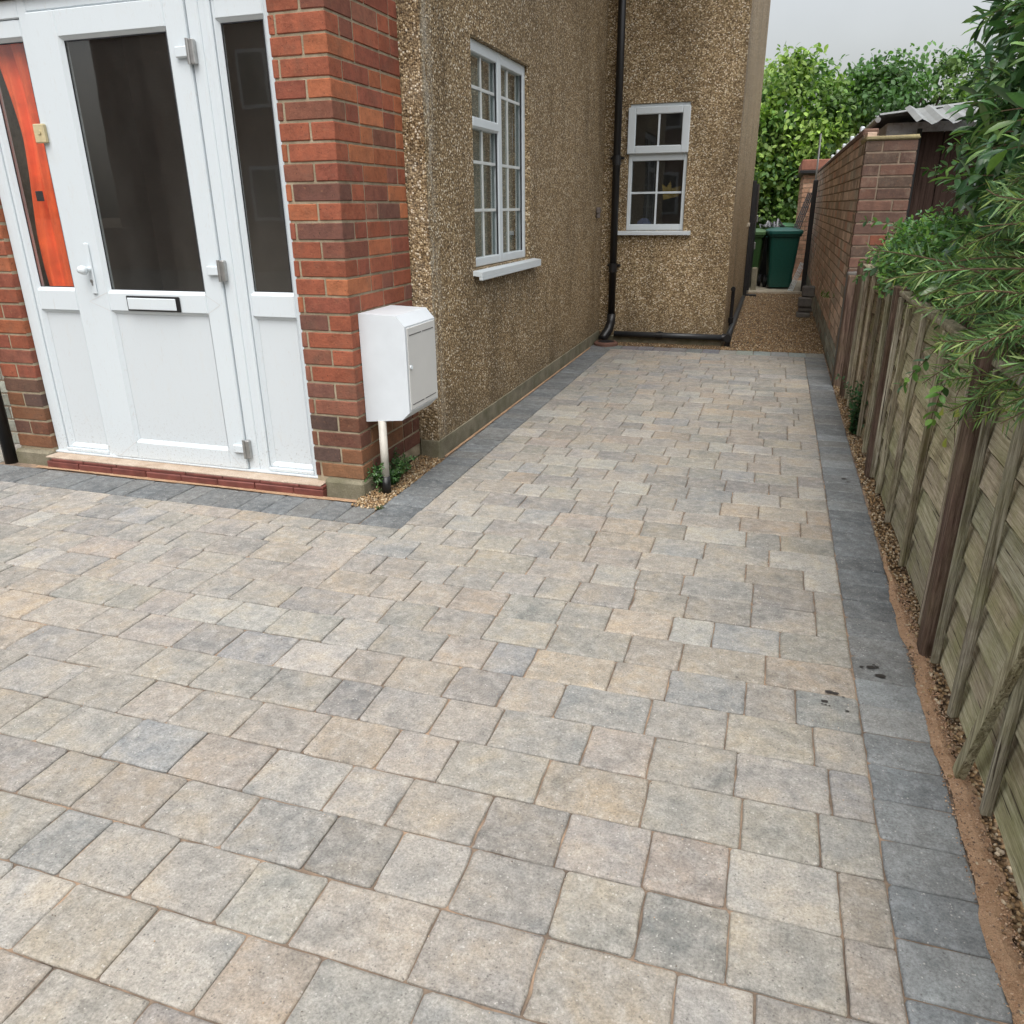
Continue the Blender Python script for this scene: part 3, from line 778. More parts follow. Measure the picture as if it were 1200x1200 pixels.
b = MB(); b.prism([(XF-.05, .93), (XF-.05, .9), (-1.545, .888), (-1.545, .912)], 'y', 4.255, 5.46); b.box(-1.566, -1.545, 4.256, 5.459, .868, .889, .003)
b.build('sill', M['upvc'], win, fixn=True)
# net curtain seen through the window
def drape(y0, y1, x, z0, z1, amp, waves, axis='y', n=60):
    m = MB(); pr_ = None
    for i in range(n+1):
        s_ = y0+(y1-y0)*i/n; d = amp*math.sin(i/n*waves*2*math.pi)+amp*.4*math.sin(i/n*waves*5.3)
        a = (x+d, s_, z0) if axis == 'y' else (s_, x+d, z0); c = (x+d*.6, s_, z1) if axis == 'y' else (s_, x+d*.6, z1)
        if pr_: m.poly([pr_[0], a, c, pr_[1]])
        pr_ = (a, c)
    return m
tag(drape(4.30, 5.6, -1.715, .95, 2.2, .007, 16).build('net_curtain', M['curtain']), 'pale net curtain hanging inside the tall side window', 'curtain')
oc = MB(); pr_ = None; K = 26
rows_ = []
for j in range(24):
    z = .90+1.15*j/23; rr = []
    wv = .035*math.sin(j*.5)
    for i in range(K+1):
        u = i/K
        xl = -3.445+.035*math.sin(z*5)+.07*max(0, 1.15-z); xr = -3.245+.015*math.sin(z*7+1)
        xx = xl+(xr-xl)*u; rr.append((xx, 3.135+.016*math.sin(u*13+z*2.)+.006*math.sin(u*29-z*4), z))
    rows_.append(rr)
for a, c in zip(rows_, rows_[1:]):
    for i in range(K): oc.poly([a[i], a[i+1], c[i+1], c[i]])
tag(oc.build('orange_cloth', M['orange'], origin=(-3.33, 3.2, .9), smooth=True), 'bright orange cloth hanging behind the left side light', 'cloth')
oc = MB(); oc.box(-3.375, -3.33, 3.102, 3.108, 1.30, 1.345, .003); tag(oc.build('dark_tag', M['gasket']), 'small dark tag on the orange cloth behind glass', 'tag')

# ---- back window
w = MB(); yb0 = YBK+.015
w.box(bx0+.001, bx0+.034, yb0, yb0+.06, bz0, bz1-.001, .004); w.box(bx1-.034, bx1-.001, yb0, yb0+.06, bz0, bz1-.001, .004)
w.box(bx0+.034, bx1-.034, yb0+.001, yb0+.06, bz0, 1.088, .004); w.box(bx0+.034, bx1-.034, yb0+.001, yb0+.06, 1.632, 1.70, .004); w.box(bx0+.034, bx1-.034, yb0+.001, yb0+.06, 2.06, bz1-.001, .004)
wb = w.build('window', M['upvc'], house)
b = MB(); y0 = yb0-.045
R_ = R(6)
s0 = MB()
for (a0, a1, c0, c1) in ((bx0-.012, bx0+.058, 1.69, 2.07), (bx1-.062, bx1+.004, 1.69, 2.07), (bx0+.058, bx1-.062, 1.69, 1.755), (bx0+.058, bx1-.062, 2.01, 2.07)):
    s0.box(a0, a1, y0, y0+.04, c0, c1, .006)
sash = s0.build('top_sash', M['upvc'], wb)
b = MB(); b.box(bx0+.058, bx1-.062, y0+.02, y0+.026, 1.755, 2.01); build_each(b, 'pane', M['glass'], wb)
b = MB(); b.box(bx0+.034, bx1-.034, yb0+.025, yb0+.031, 1.088, 1.632); build_each(b, 'pane', M['glass'], wb)
b = MB(); xm = (bx0+bx1)/2; b.box(xm-.009, xm+.009, yb0+.016, yb0+.024, 1.088, 1.632, .002); b.box(bx0+.034, xm-.009, yb0+.0165, yb0+.0245, 1.352, 1.370, .002); b.box(xm+.009, bx1-.034, yb0+.0165, yb0+.0245, 1.352, 1.370, .002)
b.box(xm-.009, xm+.009, y0+.011, y0+.019, 1.755, 2.01, .002); b.build('glazing_bars', M['upvc'], wb)
b = MB(); b.prism([(YBK+.03, 1.034), (YBK+.03, 1.0), (YBK-.055, .995), (YBK-.055, 1.022)], 'x', -1.455, -.765); b.build('sill', M['upvc'], wb, fixn=True)
b = MB(); b.box(-1.595, -1.565, 7.47, 7.55, 1.19, 1.24, .006); b.box(-1.595, -1.568, 7.485, 7.535, 1.15, 1.189, .004); b.build('air_vent', M['vent'], house)
b = MB(); b.box(XB-.01, XB+.03, 11.65, 11.72, .97, 1.02, .005); b.build('wall_bracket', M['paleconc'], house)
# things on the inner sill of the back window
b = MB(); b.prism([(-1.06, 1.30), (-.92, 1.33), (-.90, 1.42), (-.99, 1.40), (-1.0, 1.46), (-1.04, 1.41), (-1.08, 1.44)], 'y', 7.98, 8.0)
tag(b.build('window_ornament', M['beige']), 'mustard coloured ornament hanging inside the back window', 'ornament')
b = MB(); b.prism([(-1.30, 1.04), (-1.16, 1.04), (-1.17, 1.10), (-1.2, 1.135), (-1.25, 1.14), (-1.29, 1.11)], 'y', 7.95, 8.0)
tag(b.build('blue_cloth', mat_simple('blue_cloth_mat', (.18, .2, .38), .8)), 'small folded bluish cloth on the sill inside the back window', 'cloth')

# ------------------------------------------------------------------ pipes and meter
def pipe_thing(name, label, cat, loc, group=None): return thing(name, loc, label, cat, group)
dp = thing('drainpipe', (-1.485, 7.715, 0), 'tall black drainpipe in the inner corner of the pebbledash walls', 'drainpipe', 'black drainpipes')
b = MB(); b.tube([(-1.468, 7.715, .20), (-1.468, 7.715, 5.05)], .034, 16); b.build('pipe', M['black'], dp, smooth=True)
for zc in (.70, 1.64, 3.2):
    b = MB(); b.tube([(-1.468, 7.715, zc-.04), (-1.468, 7.715, zc+.04)], .041, 16); b.box(-1.53, -1.406, 7.745, 7.775, zc+.008, zc+.03, .004); b.build('collar', M['black'], dp)
b = MB(); b.tube([(-1.468, 7.715, .27), (-1.468, 7.715, .19), (-1.485, 7.69, .12), (-1.52, 7.64, .06), (-1.53, 7.62, .03)], [.041, .042, .046, .046, .046], 16); b.build('shoe', M['black'], dp, smooth=True)
gu = MB(); gu.tube([(-1.47, 7.50, -.03), (-1.47, 7.50, .022)], .115, 28); gu.tube([(-1.47, 7.50, .022), (-1.47, 7.50, .034)], [.115, .098], 28)
gully = gu.build('gully', M['clay'], origin=(-1.47, 7.5, 0)); tag(gully, 'round clay gully rim at the foot of the corner drainpipe', 'gully')
gu = MB(); gu.tube([(-1.47, 7.50, .0343), (-1.47, 7.50, .0365)], .078, 24); build_each(gu, 'grate', M['cast'], gully)
wp = thing('waste_pipe', (-.9, 7.70, 0), 'dark grey waste pipe running low along the back wall and round its corner', 'pipe')
dk = mat_simple('dark_grey_pipe', (.03, .033, .037), .4, 0, .2, 10)
b = MB(); b.tube([(-1.43, 7.695, .082), (-.345, 7.695, .080)], .027, 12)
b.tube([(-.345, 7.695, .080), (-.345, 8.2, .085), (-.35, 11.2, .09)], .027, 12); b.build('pipe', dk, wp, smooth=True)
b = MB(); b.tube([(-.40, 7.695, .0805), (-.33, 7.695, .0805)], .036, 12); b.tube([(-.345, 7.65, .0805), (-.345, 7.76, .0805)], .036, 12); b.tube([(-.345, 7.70, .08), (-.348, 7.70, -.02)], .028, 12); b.build('elbow', M['black'], wp)
b = MB(); b.tube([(-1.02, 7.695, .0815), (-.95, 7.695, .0815)], .033, 12); b.tube([(-.985, 7.695, .10), (-.985, 7.695, .118)], .016, 10); b.build('coupling', M['black'], wp)
b = MB(); b.tube([(-.365, 8.45, .09), (-.365, 8.47, .47)], .018, 10); b.tube([(-.365, 8.47, .455), (-.365, 8.40, .458)], .024, 10); b.tube([(-.365, 8.45, .12), (-.365, 8.451, .17)], .026, 10); b.build('riser', M['black'], wp)
dl = thing('drainpipe', (-3.81, 3.0, 0), 'black drainpipe standing left of the front door brickwork', 'drainpipe', 'black drainpipes')
b = MB(); b.tube([(-3.815, 2.985, -.01), (-3.815, 2.985, 2.7)], .032, 16); b.build('pipe', M['black'], dl, smooth=True)
b = MB(); b.tube([(-3.815, 2.985, 1.0), (-3.815, 2.985, 1.07)], .039, 16); b.build('collar', M['black'], dl)

mb = thing('meter_box', (-1.6, 3.25, .34), 'white gas meter box on the side of the brick porch pier', 'meter box')
b = MB(); y0, y1 = 3.091, 3.415; xa, xd = XP+.002, -1.484
prof = [(xa, .343), (-1.522, .360), (xd, .397), (xd, .775), (-1.524, .820), (xa, .826)]
b.prism(prof, 'y', y0, y1); b.build('body', M['meter'], mb, fixn=True)
b = MB(); b.box(xd+.0005, xd+.005, y0+.012, y1-.012, .405, .768, .002); md = b.build('door', M['metergrey'], mb)
b = MB()
for zc in (.735, .428):
    b.box(xd+.0055, xd+.0062, y0+.03, y0+.155, zc-.002, zc+.002); b.box(xd+.0055, xd+.0062, y0+.168, y0+.292, zc-.002, zc+.002)
build_each(b, 'vent_slot', mat_simple('slot_grey', (.12, .12, .12), .6), md)
b = MB(); b.tube([(xd+.0052, y0+.030, .597), (xd+.011, y0+.030, .597)], .010, 14); b.box(xd+.0112, xd+.014, y0+.027, y0+.033, .589, .605, .001); b.build('lock', M['upvc'], md)
b = MB(); b.tube([(-1.628, 3.10, .35), (-1.628, 3.095, .07)], .0185, 16); b.build('gas_pipe', mat_simple('aged_white_plastic', (.60, .58, .52), .5, 0, .25, 14), mb, smooth=True)
b = MB(); b.tube([(-1.628, 3.095, .085), (-1.627, 3.092, -.01)], .0215, 16); b.build('pipe_sleeve', M['black'], mb, smooth=True)

# ------------------------------------------------------------------ brick garden wall and pier
gw = thing('brick_wall', (.55, 10., 0), 'long weathered brick garden wall with end pier on the right of the alley', 'wall')
b = MB(); XG = .515
brick_run(b, 'y', 6.32, 14.6, XG, .0, 1.70, OLD, -1, .16, D=.06)
pp = MB()
brick_run(pp, 'x', XG-.006, .83, 6.25, .0, 1.64, PIER, -1, None, D=.08)
brick_run(pp, 'y', 6.335, 6.62, .83, .0, 1.64, PIER, 1, None, D=.06)
b.build('wall_face', M['oldbrick'], gw); pier = pp.build('pier', M['oldbrick'], gw)
mm = MB(); mm.box(XG+.0045, .62, 6.62, 14.6, -.02, 1.70); mm.box(XG+.001, .826, 6.2545, 6.615, -.02, 1.64)
mm.build('mortar', M['oldmortar'], gw)
b = MB(); b.box(XG-.012, .838, 6.24, 6.63, 1.642, 1.672, .01, jit=.004); b.build('pier_cap', mat_concrete('lichen_cap', (.22, .19, .12), (.42, .36, .2), .25, 20), pier)
b = MB(); b.box(XG-.003, .62, 6.66, 14.6, 1.703, 1.745, .008, jit=.003); b.build('coping', mat_simple('coping_brick', (.16, .095, .07), .9, 0, .4, 8, .5), gw)
b = MB(); b.box(XG-.012, .62, 6.17, 6.246, .0, .80, .008, jit=.003); b.build('pier_foot', M['greyblock'], gw)

# neighbour's garage behind the wall: corrugated roof and gutter edge
ga = thing('garage', (2., 10., 0), 'neighbouring garage with pale corrugated roof behind the garden wall', 'garage')
b = MB(); b.box(.72, 3.6, 7.2, 13.6, 0, 1.82); b.build('walls', M['oldbrick'], ga)
b = MB(); n = 120; prev = None
for i in range(n+1):
    yy = 7.0+7.*i/n; d = .018*math.sin(i*1.9)
    a, c = (.64, yy, 1.86+d), (3.8, yy, 2.15+d)
    if prev: b.poly([prev[0], prev[1], c, a])
    prev = (a, c)
b.build('roof_sheet', M['corr'], ga)
b = MB(); b.tube([(.63, 7.0, 1.83), (.63, 14., 1.83)], .02, 8); b.build('edge_rail', M['steel'], ga)
b = MB()
for yy in (8.2, 9.3, 10.4, 11.5, 12.6): b.box(.6, .64, yy-.03, yy+.03, 1.83, 1.88, .01)
build_each(b, 'roof_clip', M['upvc'], ga)

ts = thing('timber_shed', (1.9, 6.6, 0), 'dark brown timber shed with corrugated sheet roof behind the shrubs', 'shed')
b = MB(); x = .87
while x < 3.4: b.box(x, x+.138, 6.46+random.uniform(-.003, .003), 6.49, 0, 1.70, .003, (random.uniform(.7, 1.3),)*3+(random.random(),)); x += .142
b.box(.87, 3.4, 6.495, 7.1, 0, 1.69); b.build('boards', M['darkwood'], ts)
b = MB(); b.box(.838, .869, 6.44, 6.5, 0, 1.72, .003); b.build('corner_trim', M['cast'], ts)
b = MB(); prev = None
for i in range(91):
    xx = .80+2.8*i/90; d = .018*math.sin(i*1.5); a, c = (xx, 6.25, 1.745+d), (xx, 7.0, 1.9+d)
    if prev: b.poly([prev[0], a, c, prev[1]])
    prev = (a, c)
b.build('roof_sheet', M['corr'], ts)

# ------------------------------------------------------------------ fence
fence = thing('timber_fence', (.57, 3.5, 0), 'low weathered overlap board fence along the right of the drive', 'fence')
XFN = .585; FH = .87
def W(c=None): k = random.uniform(.68, 1.2); return (k*random.uniform(.95, 1.05), k, k*random.uniform(.92, 1.03), random.random())
def board_panel(ya, yb, dark=0.):
    m = MB(); z = .015; n = 34
    while z < FH-.03:
        h = .135; c = W()
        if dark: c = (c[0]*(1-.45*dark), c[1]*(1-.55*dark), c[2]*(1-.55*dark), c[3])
        ph = random.uniform(0, 9); a1 = random.uniform(.004, .013); fr_ = random.uniform(2, 5)
        pts = []
        for i in range(n+1):
            yy = ya+(yb-ya)*i/n
            wv = a1*math.sin(yy*fr_+ph)+.004*math.sin(yy*11+ph*2)+random.uniform(-.0012, .0012)
            pts.append((yy, z+wv))
        top = min(z+h, FH-.01)
        b0 = len(m.v)
        for (yy, zz) in pts:   # outer bottom, outer mid, outer top, inner top, inner bottom
            e_ = .004+.003*abs(math.sin(yy*17+ph))
            m.v += [(XFN-.013, yy, zz-.001), (XFN-.017, yy, zz+e_), (XFN+.000, yy, top), (XFN+.006, yy, top), (XFN-.001, yy, zz)]
        for i in range(n):
            q = b0+5*i
            for k in range(5): m.quadface((q+k, q+5+k, q+5+(k+1) % 5, q+(k+1) % 5), (c[0]*.22, c[1]*.18, c[2]*.16, c[3]) if k in (0, 4) else c)  # lower edge coloured dark: waney bark, also painting in the overlap's shadow line
        m.quadface([b0+k for k in range(5)][::-1], c); m.quadface([b0+5*n+k for k in range(5)], c)
        z += .108
    return m
def pbox(ya, yb, x0, x1, z0, z1, name, mat, par, ch=.004, c=None, lean=0.):
    m = MB(); m.box(x0, x1, ya, yb, z0, z1, ch, c or W(), jit=.0015)
    if lean:
        m.v = [(p[0], p[1]+lean*(p[2]-z0), p[2]) for p in m.v]
    return m.build(name, mat, par)
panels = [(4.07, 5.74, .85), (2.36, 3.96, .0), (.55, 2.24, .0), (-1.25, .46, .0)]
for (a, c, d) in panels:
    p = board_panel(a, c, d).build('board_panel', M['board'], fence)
    m = MB(); m.box(XFN-.036, XFN+.012, a, c, FH-.005, FH+.013, .003, W(), jit=.001); m.build('top_rail', M['batten'], p)
def batten(y, w=.021, tone=None, lean=0.): pbox(y-w/2, y+w/2, XFN-.040, XFN-.0175, .02, FH-.008, 'batten', M['batten'], fence, .003, tone, lean)
for y in (5.62, 5.39, 5.05, 4.66, 4.33, 4.13, 3.905, 3.67, 3.31, 2.87, 2.42, 2.195, 1.93, 1.57, 1.2, .8, .2, -.3): batten(y)
pbox(1.915, 1.945, XFN-.044, XFN-.041+.001, .02, .02+.001, 'batten', M['batten'], fence) if False else None
for y, x0 in ((6.14, .505), (5.80, .53), (4.00, .533), (2.285, .528), (.505, .53)):
    pbox(y-.034, y+.034, x0, x0+.07, -.03, .90 if y < 6 else .78, 'post', M['post'], fence, .006, (1., 1., 1., random.random()))
m = MB()
m.tube([(.545, 1.70, .0), (.541, 1.335, .90)], .0001, 4)
br = MB(); a = Vector((.523, 1.715, .0)); c = Vector((.523, 1.36, .89)); d = (c-a).normalized(); s_ = Vector((0, d.z, -d.y))*.017
for q in ((a, c),):
    P = [a-s_, a+s_, c+s_, c-s_]; b0 = len(br.v)
    br.v += [tuple(p) for p in P]+[tuple(p+Vector((.020, 0, 0))) for p in P]
    for f in ((0, 3, 2, 1), (4, 5, 6, 7), (0, 1, 5, 4), (1, 2, 6, 5), (2, 3, 7, 6), (3, 0, 4, 7)): br.quadface([b0+k for k in f], (1.05, 1.1, .95, .3))
br.build('brace', M['batten'], fence, fixn=True)

# ------------------------------------------------------------------ alley end
def gate_post(x0, x1, y0, y1, z1, label, name='gate_post', grp='black gate posts'):
    m = MB(); m.box(x0, x1, y0, y1, -.02, z1, .006); o = m.build(name, M['cast'], origin=((x0+x1)/2, (y0+y1)/2, 0)); return tag(o, label, 'gate post', grp)
gate_post(.42, .485, 12.86, 12.93, 1.57, 'black timber gate post against the brick garden wall')
gt = thing('gate', (-.36, 12.5, 0), 'black gate standing open against the end of the pebbledash wall', 'gate')
b = MB(); b.box(-.394, -.345, 12.26, 12.34, -.01, 1.56, .005); b.build('hinge_post', M['cast'], gt)
b = MB(); b.box(-.352, -.318, 12.345, 13.2, .07, 1.52, .005); b.build('gate_leaf', M['cast'], gt)
b = MB(); b.box(-.30, -.20, 12.22, 12.29, -.01, .03, .004); b.box(-.345, -.30, 12.24, 12.29, -.01, .03, .004); b.build('floor_stop', M['cast'], gt)
b = MB(); b.box(-.316, -.295, 12.9, 12.93, .62, .72, .004); b.box(-.316, -.295, 12.9, 12.93, 1.0, 1.1, .004); build_each(b, 'latch', M['steel'], gt)
b = MB(); b.box(-.31, -.225, 12.83, 12.93, -.01, .36, .012, jit=.004); b.box(-.315, -.22, 12.82, 12.94, -.01, .04, .008)
tag(b.build('concrete_post', M['concrete'], origin=(-.27, 12.88, 0)), 'short mossy concrete post at the left of the bin yard', 'post')
b = MB(); b.box(-.40, .44, 12.70, 12.80, -.03, .03, .008, jit=.003)
tag(b.build('threshold', M['paleconc']), 'pale concrete threshold across the alley before the bins', 'threshold')
# stack of four grey blocks
bl = [(.348, .492, 10.0, 10.12, .234, .352), (.318, .470, 9.96, 10.11, .123, .228), (.326, .478, 9.98, 10.10, .064, .118), (.310, .465, 9.95, 10.10, .0, .058)]
labs = ['grey block on top of the stack by the brick wall', 'second grey block down in the stack by the brick wall', 'third grey block down in the stack by the brick wall', 'lowest grey block in the stack by the brick wall']
for q, l in zip(bl, labs):
    m = MB(); m.box(*q, .011, jit=.004); tag(m.build('concrete_block', M['greyblock'], origin=((q[0]+q[1])/2, (q[2]+q[3])/2, q[4])), l, 'block', 'stacked grey blocks')

def wheelie_bin(loc, rot, col, lidcol, label, s=1., tex=None):
    root = thing('wheelie_bin', loc, label, 'bin', 'wheelie bins')
    c = (*col, .5); lc = (*lidcol, .5)
    def fin(m, name, mat=M['binm'], **k):
        m.v = [(p[0]*s+loc[0], p[1]*s+loc[1], p[2]*s+loc[2]) for p in m.v]; return m.build(name, mat, root, **k)
    m = MB(); rings = []
    for z, hx, hy in ((.03, .165, .19), (.10, .175, .20), (.5, .205, .25), (.80, .225, .285), (.805, .245, .305), (.84, .248, .308)):
        b0 = len(m.v); r = .04
        for sx, sy, a0 in ((1, 1, 0), (-1, 1, 90), (-1, -1, 180), (1, -1, 270)):
            for a in (0, 45, 90): m.v.append((sx*(hx-r)+math.cos(R(a0+a))*r, sy*(hy-r)+math.sin(R(a0+a))*r, z))
        rings.append(b0)
    for a, b_ in zip(rings, rings[1:]):
        for k in range(12): m.quadface((a+k, a+(k+1) % 12, b_+(k+1) % 12, b_+k), c)
    m.quadface([rings[0]+k for k in range(12)][::-1], c)
    fin(m, 'body')
    m = MB(); rings = []
    for z, hx, hy in ((.842, .262, .325), (.885, .265, .328), (.90, .25, .31), (.93, .12, .2)):
        b0 = len(m.v); r = .05
        for sx, sy, a0 in ((1, 1, 0), (-1, 1, 90), (-1, -1, 180), (1, -1, 270)):
            for a in (0, 45, 90): m.v.append((sx*(hx-r)+math.cos(R(a0+a))*r, sy*(hy-r)+math.sin(R(a0+a))*r, z))
        rings.append(b0)
    for a, b_ in zip(rings, rings[1:]):
        for k in range(12): m.quadface((a+k, a+(k+1) % 12, b_+(k+1) % 12, b_+k), lc)
    m.quadface([rings[-1]+k for k in range(12)], lc); m.quadface([rings[0]+k for k in range(12)][::-1], lc); fin(m, 'lid')
    m = MB(); m.tube([(-.2, .35, .87), (.2, .35, .87)], .018, 8, c); fin(m, 'handle', M['black'])
    for sx in (-1, 1):
        m = MB(); m.tube([(sx*.17, .2, .095), (sx*.225, .2, .095)], .095, 16); fin(m, 'wheel', M['black'])
    root.rotation_euler.z = rot
    return root
wheelie_bin((.095, 13.45, .012), R(6), (.006, .06, .045), (.01, .085, .07), 'dark teal wheelie bin, nearest and largest in the alley', .97)
wheelie_bin((-.40, 13.6, .012), R(-4), (.03, .075, .022), (.07, .14, .055), 'mid green wheelie bin at left, partly hidden by the open gate', .95)
wheelie_bin((-.09, 14.3, .012), R(3), (.01, .011, .013), (.02, .13, .13), 'black wheelie bin with a turquoise lid between the green bins', .88)
wheelie_bin((.10, 15.4, .012), R(0), (.03, .07, .03), (.045, .15, .06), 'green lidded wheelie bin furthest back under the hedge', 1.0)
b = MB()
for i in range(9):
    x = -.26+i*.035; b.tube([(x, 13.75+random.uniform(-.1, .1), .90+random.uniform(0, .03)), (x+random.uniform(-.05, .08), 13.9, .95+random.uniform(0, .08)), (x+.1, 14.05, .91)], random.uniform(.008, .02), 6)
tag(b.build('junk_pipes', mat_simple('grey_junk', (.2, .2, .21), .4, .3, .4, 30), origin=(-.1, 13.9, .9)), 'tangle of grey hoses and sheeting lying on the bin lids', 'hoses')
b = MB(); P0 = Vector((.245, 13.02, .012)); P1 = Vector((.385, 13.05, .43))
d = (P1-P0)
for k in range(4):
    o = Vector((.019*k, 0, -.006*k)); b.tube([P0+o, P1+o], .0055, 6)
for k in range(9):
    q = P0.lerp(P1, (k+.5)/9); b.tube([q, q+Vector((.057, 0, -.018))], .004, 5)
tag(b.build('metal_rack', M['upvc'], origin=tuple(P0)), 'narrow white metal rack leaning beside the teal bin', 'rack')
ld = thing('ladder', (.25, 14.3, .0), 'dark folded aluminium ladder leaning behind the bins', 'ladder')
A = Vector((.12, 14.25, .45)); B = Vector((.415, 14.45, 1.42))
for k, o in enumerate((0, .035, .07, .105)):
    b = MB(); b.tube([A+Vector((o, 0, 0)), B+Vector((o*.75, 0, 0))], .011, 6); b.build('rail', mat_simple('ladder_alu', (.10, .10, .11), .4, .6) if k == 0 else bpy.data.materials['ladder_alu'], ld)
for k in range(1, 9):
    b = MB(); p = A.lerp(B, k/9); b.tube([p, p+Vector((.095, 0, 0))], .008, 6); b.build('rung', bpy.data.materials['ladder_alu'], ld)
sh = thing('brick_shed', (1.1, 16., 0), 'small pink brick shed with flat roof beyond the bins', 'shed')
b = MB(); b.box(.33, 2.2, 14.9, 17.4, -.02, 1.72); 
PINK = [((.46, .28, .19), 3), ((.52, .34, .24), 3), ((.40, .24, .17), 2)]
bb = MB(); brick_run(bb, 'x', .325, 1.3, 14.893, .0, 1.70, PINK, -1, D=.03); brick_run(bb, 'y', 14.93, 17.3, .322, 0., 1.7, PINK, -1, D=.03)
b.build('shed_core', M['mortar'], sh); bb.build('shed_brickwork', M['brick'], sh)
b = MB(); b.box(.25, 2.3, 14.8, 17.5, 1.72, 1.765, .004); b.build('fascia', M['cast'], sh)
b = MB(); b.box(.27, 2.3, 14.82, 17.5, 1.766, 1.93, .01); b.build('roof_edge', mat_simple('pink_tile', (.28, .12, .08), .85, 0, .3, 20, .4), sh)
b = MB(); b.tube([(.492, 14.0, 1.3), (.48, 14.0, 2.25)], .014, 8); pm = b.build('mast', M['steel'], origin=(.49, 14, 1.3)); tag(pm, 'thin grey metal mast rising behind the garden wall', 'mast')

# ------------------------------------------------------------------ plants
def frame(d, up):
    d = d/np.linalg.norm(d, axis=1)[:, None]; s = np.cross(d, up); s /= np.linalg.norm(s, axis=1)[:, None]+1e-9; n = np.cross(s, d)
    return np.stack([s, d, n], 2)          # columns: side, along, normal
OV_V = np.array([(0,0,0),(.20,.22,.05),(.27,.5,.06),(.18,.8,.02),(0,1,-.08),(-.18,.8,.02),(-.27,.5,.06),(-.20,.22,.05),(0,.5,0.)])
OV_F = np.array([(0,1,2,8),(8,2,3,4),(8,4,5,6),(0,8,6,7)])
LA_V = np.array([(0,0,0),(.10,.2,.035),(.155,.5,.02),(.10,.8,-.06),(0,1,-.18),(-.10,.8,-.06),(-.155,.5,.02),(-.10,.2,.035),(0,.25,.0),(0,.5,-.015),(0,.8,-.09)])
LA_F = np.array([(0,1,8,0),(1,2,9,8),(2,3,10,9),(3,4,10,3),(0,8,7,0),(8,9,6,7),(9,10,5,6),(10,4,5,10)])
LA_F = np.array([(1,2,9,8),(2,3,10,9),(8,9,6,7),(9,10,5,6)])
LA_T = np.array([(0,1,8),(3,4,10),(0,8,7),(10,4,5)])
NE_V = np.array([(.028,0,0),(.045,.5,.02),(0,1,.0),(-.045,.5,.02),(-.028,0,0)]); NE_V = NE_V
NE_F = np.array([(0,1,3,4),(1,2,2,3)])
NE_F = np.array([(0,1,2,3)]); NE_V = np.array([(0,0,0),(.04,.45,.01),(0,1,0),(-.04,.45,.01)])

class Plant:
    def __init__(s): s.T = []; s.D = []; s.U = []; s.L = []; s.C = []; s.st = MB()
    def leaf(s, p, d, up, L, c): s.T.append(p); s.D.append(d); s.U.append(up); s.L.append(L); s.C.append(c)
    def build(s, root, bv, bf, mat, stem=M['stem'], width=1., name='foliage', tri=None):
        T = np.array(s.T); A = frame(np.array(s.D, float), np.array(s.U, float))*np.array(s.L)[:, None, None]
        A[:, :, 0] *= width
        if tri is not None:
            q = np.concatenate([bf, np.concatenate([tri, tri[:, 2:]], 1)])     # degenerate quads avoided below
            V, F, C = scatter(bv, bf, T, A, np.array(s.C))
            np_obj(name, V, F, C, mat, root, smooth=False)
            V, F, C = scatter(bv, tri, T, A, np.array(s.C)); o2 = None
            o2 = np_obj('leaf_tips', V, F, C, mat, root)
        else:
            V, F, C = scatter(bv, bf, T, A, np.array(s.C)); np_obj(name, V, F, C, mat, root)
        if s.st.f: s.st.build('stems', stem, root)
def rv(a=1.): return np.array([random.gauss(0, a) for _ in range(3)])
def unit(v): return v/(np.linalg.norm(v)+1e-9)
def twig(P, p0, d0, L, step, leafL, colf, droop=.15, spread=.9, r=.002, jitter=.12):
    p = np.array(p0, float); d = unit(np.array(d0, float)); n = max(2, int(L/step)); pts = [tuple(p)]; ang = random.uniform(0, 6.28)
    for i in range(n):
        d = unit(d+rv(jitter)*.35+np.array([0, 0, -droop*i/n*.35])); p = p+d*step; pts.append(tuple(p)); ang += 2.4 if leafL < .03 else 1.57
        s = unit(np.cross(d, [0, 0, 1.])+1e-6); u = np.cross(s, d)
        for sg in (1, -1):
            o = s*math.cos(ang)+u*math.sin(ang); o = o*sg
            ld_ = unit(d*(1-spread*.5)+o*spread+rv(.15)+np.array([0, 0, -.12]))
            P.leaf(p, ld_, unit(np.array([0, 0, 1.])+rv(.35)+o*.2), leafL*random.uniform(.65, 1.15)*(1-.35*(i/n)**3), colf())
    P.leaf(p, d, unit(np.array([0, 0, 1.])+rv(.3)), leafL*.7, colf())
    P.st.tube(pts, [r*(1-.6*i/n) for i in range(n+1)], 4, caps=False)

def cvar(base, k=.25):
    def f():
        b = random.choice(base); m = random.uniform(1-k, 1+k); return (b[0]*m, b[1]*m, b[2]*m)
    return f
# 1. small rounded-leaf shrub spilling over the fence
s1 = thing('shrub', (.85, 3.9, 0), 'bushy shrub with small rounded leaves spilling over the far fence panels', 'shrub')
P = Plant(); cf = cvar([(.10, .23, .065), (.14, .29, .075), (.07, .17, .055), (.20, .36, .09), (.11, .22, .12)], .45)
for i in range(720):
    c = np.array([.84, random.uniform(2.95, 5.5), .93]); a = random.uniform(-.3, math.pi*1.05)
    yy = (c[1]-4.2)/1.35; k = math.sqrt(max(.05, 1-yy*yy*.75))
    out = np.array([-math.cos(a*.62)*.9, random.gauss(0, .35), math.sin(a)*.75]); out = unit(out)
    r0 = random.uniform(.35, .8); e = c+out*np.array([.31, .2, .25])*k*r0
    if e[2] < .80: e[2] = .80+random.random()*.1
    twig(P, e, out+rv(.3), random.uniform(.08, .17), .019, .037, cf, .5, r=.0018)
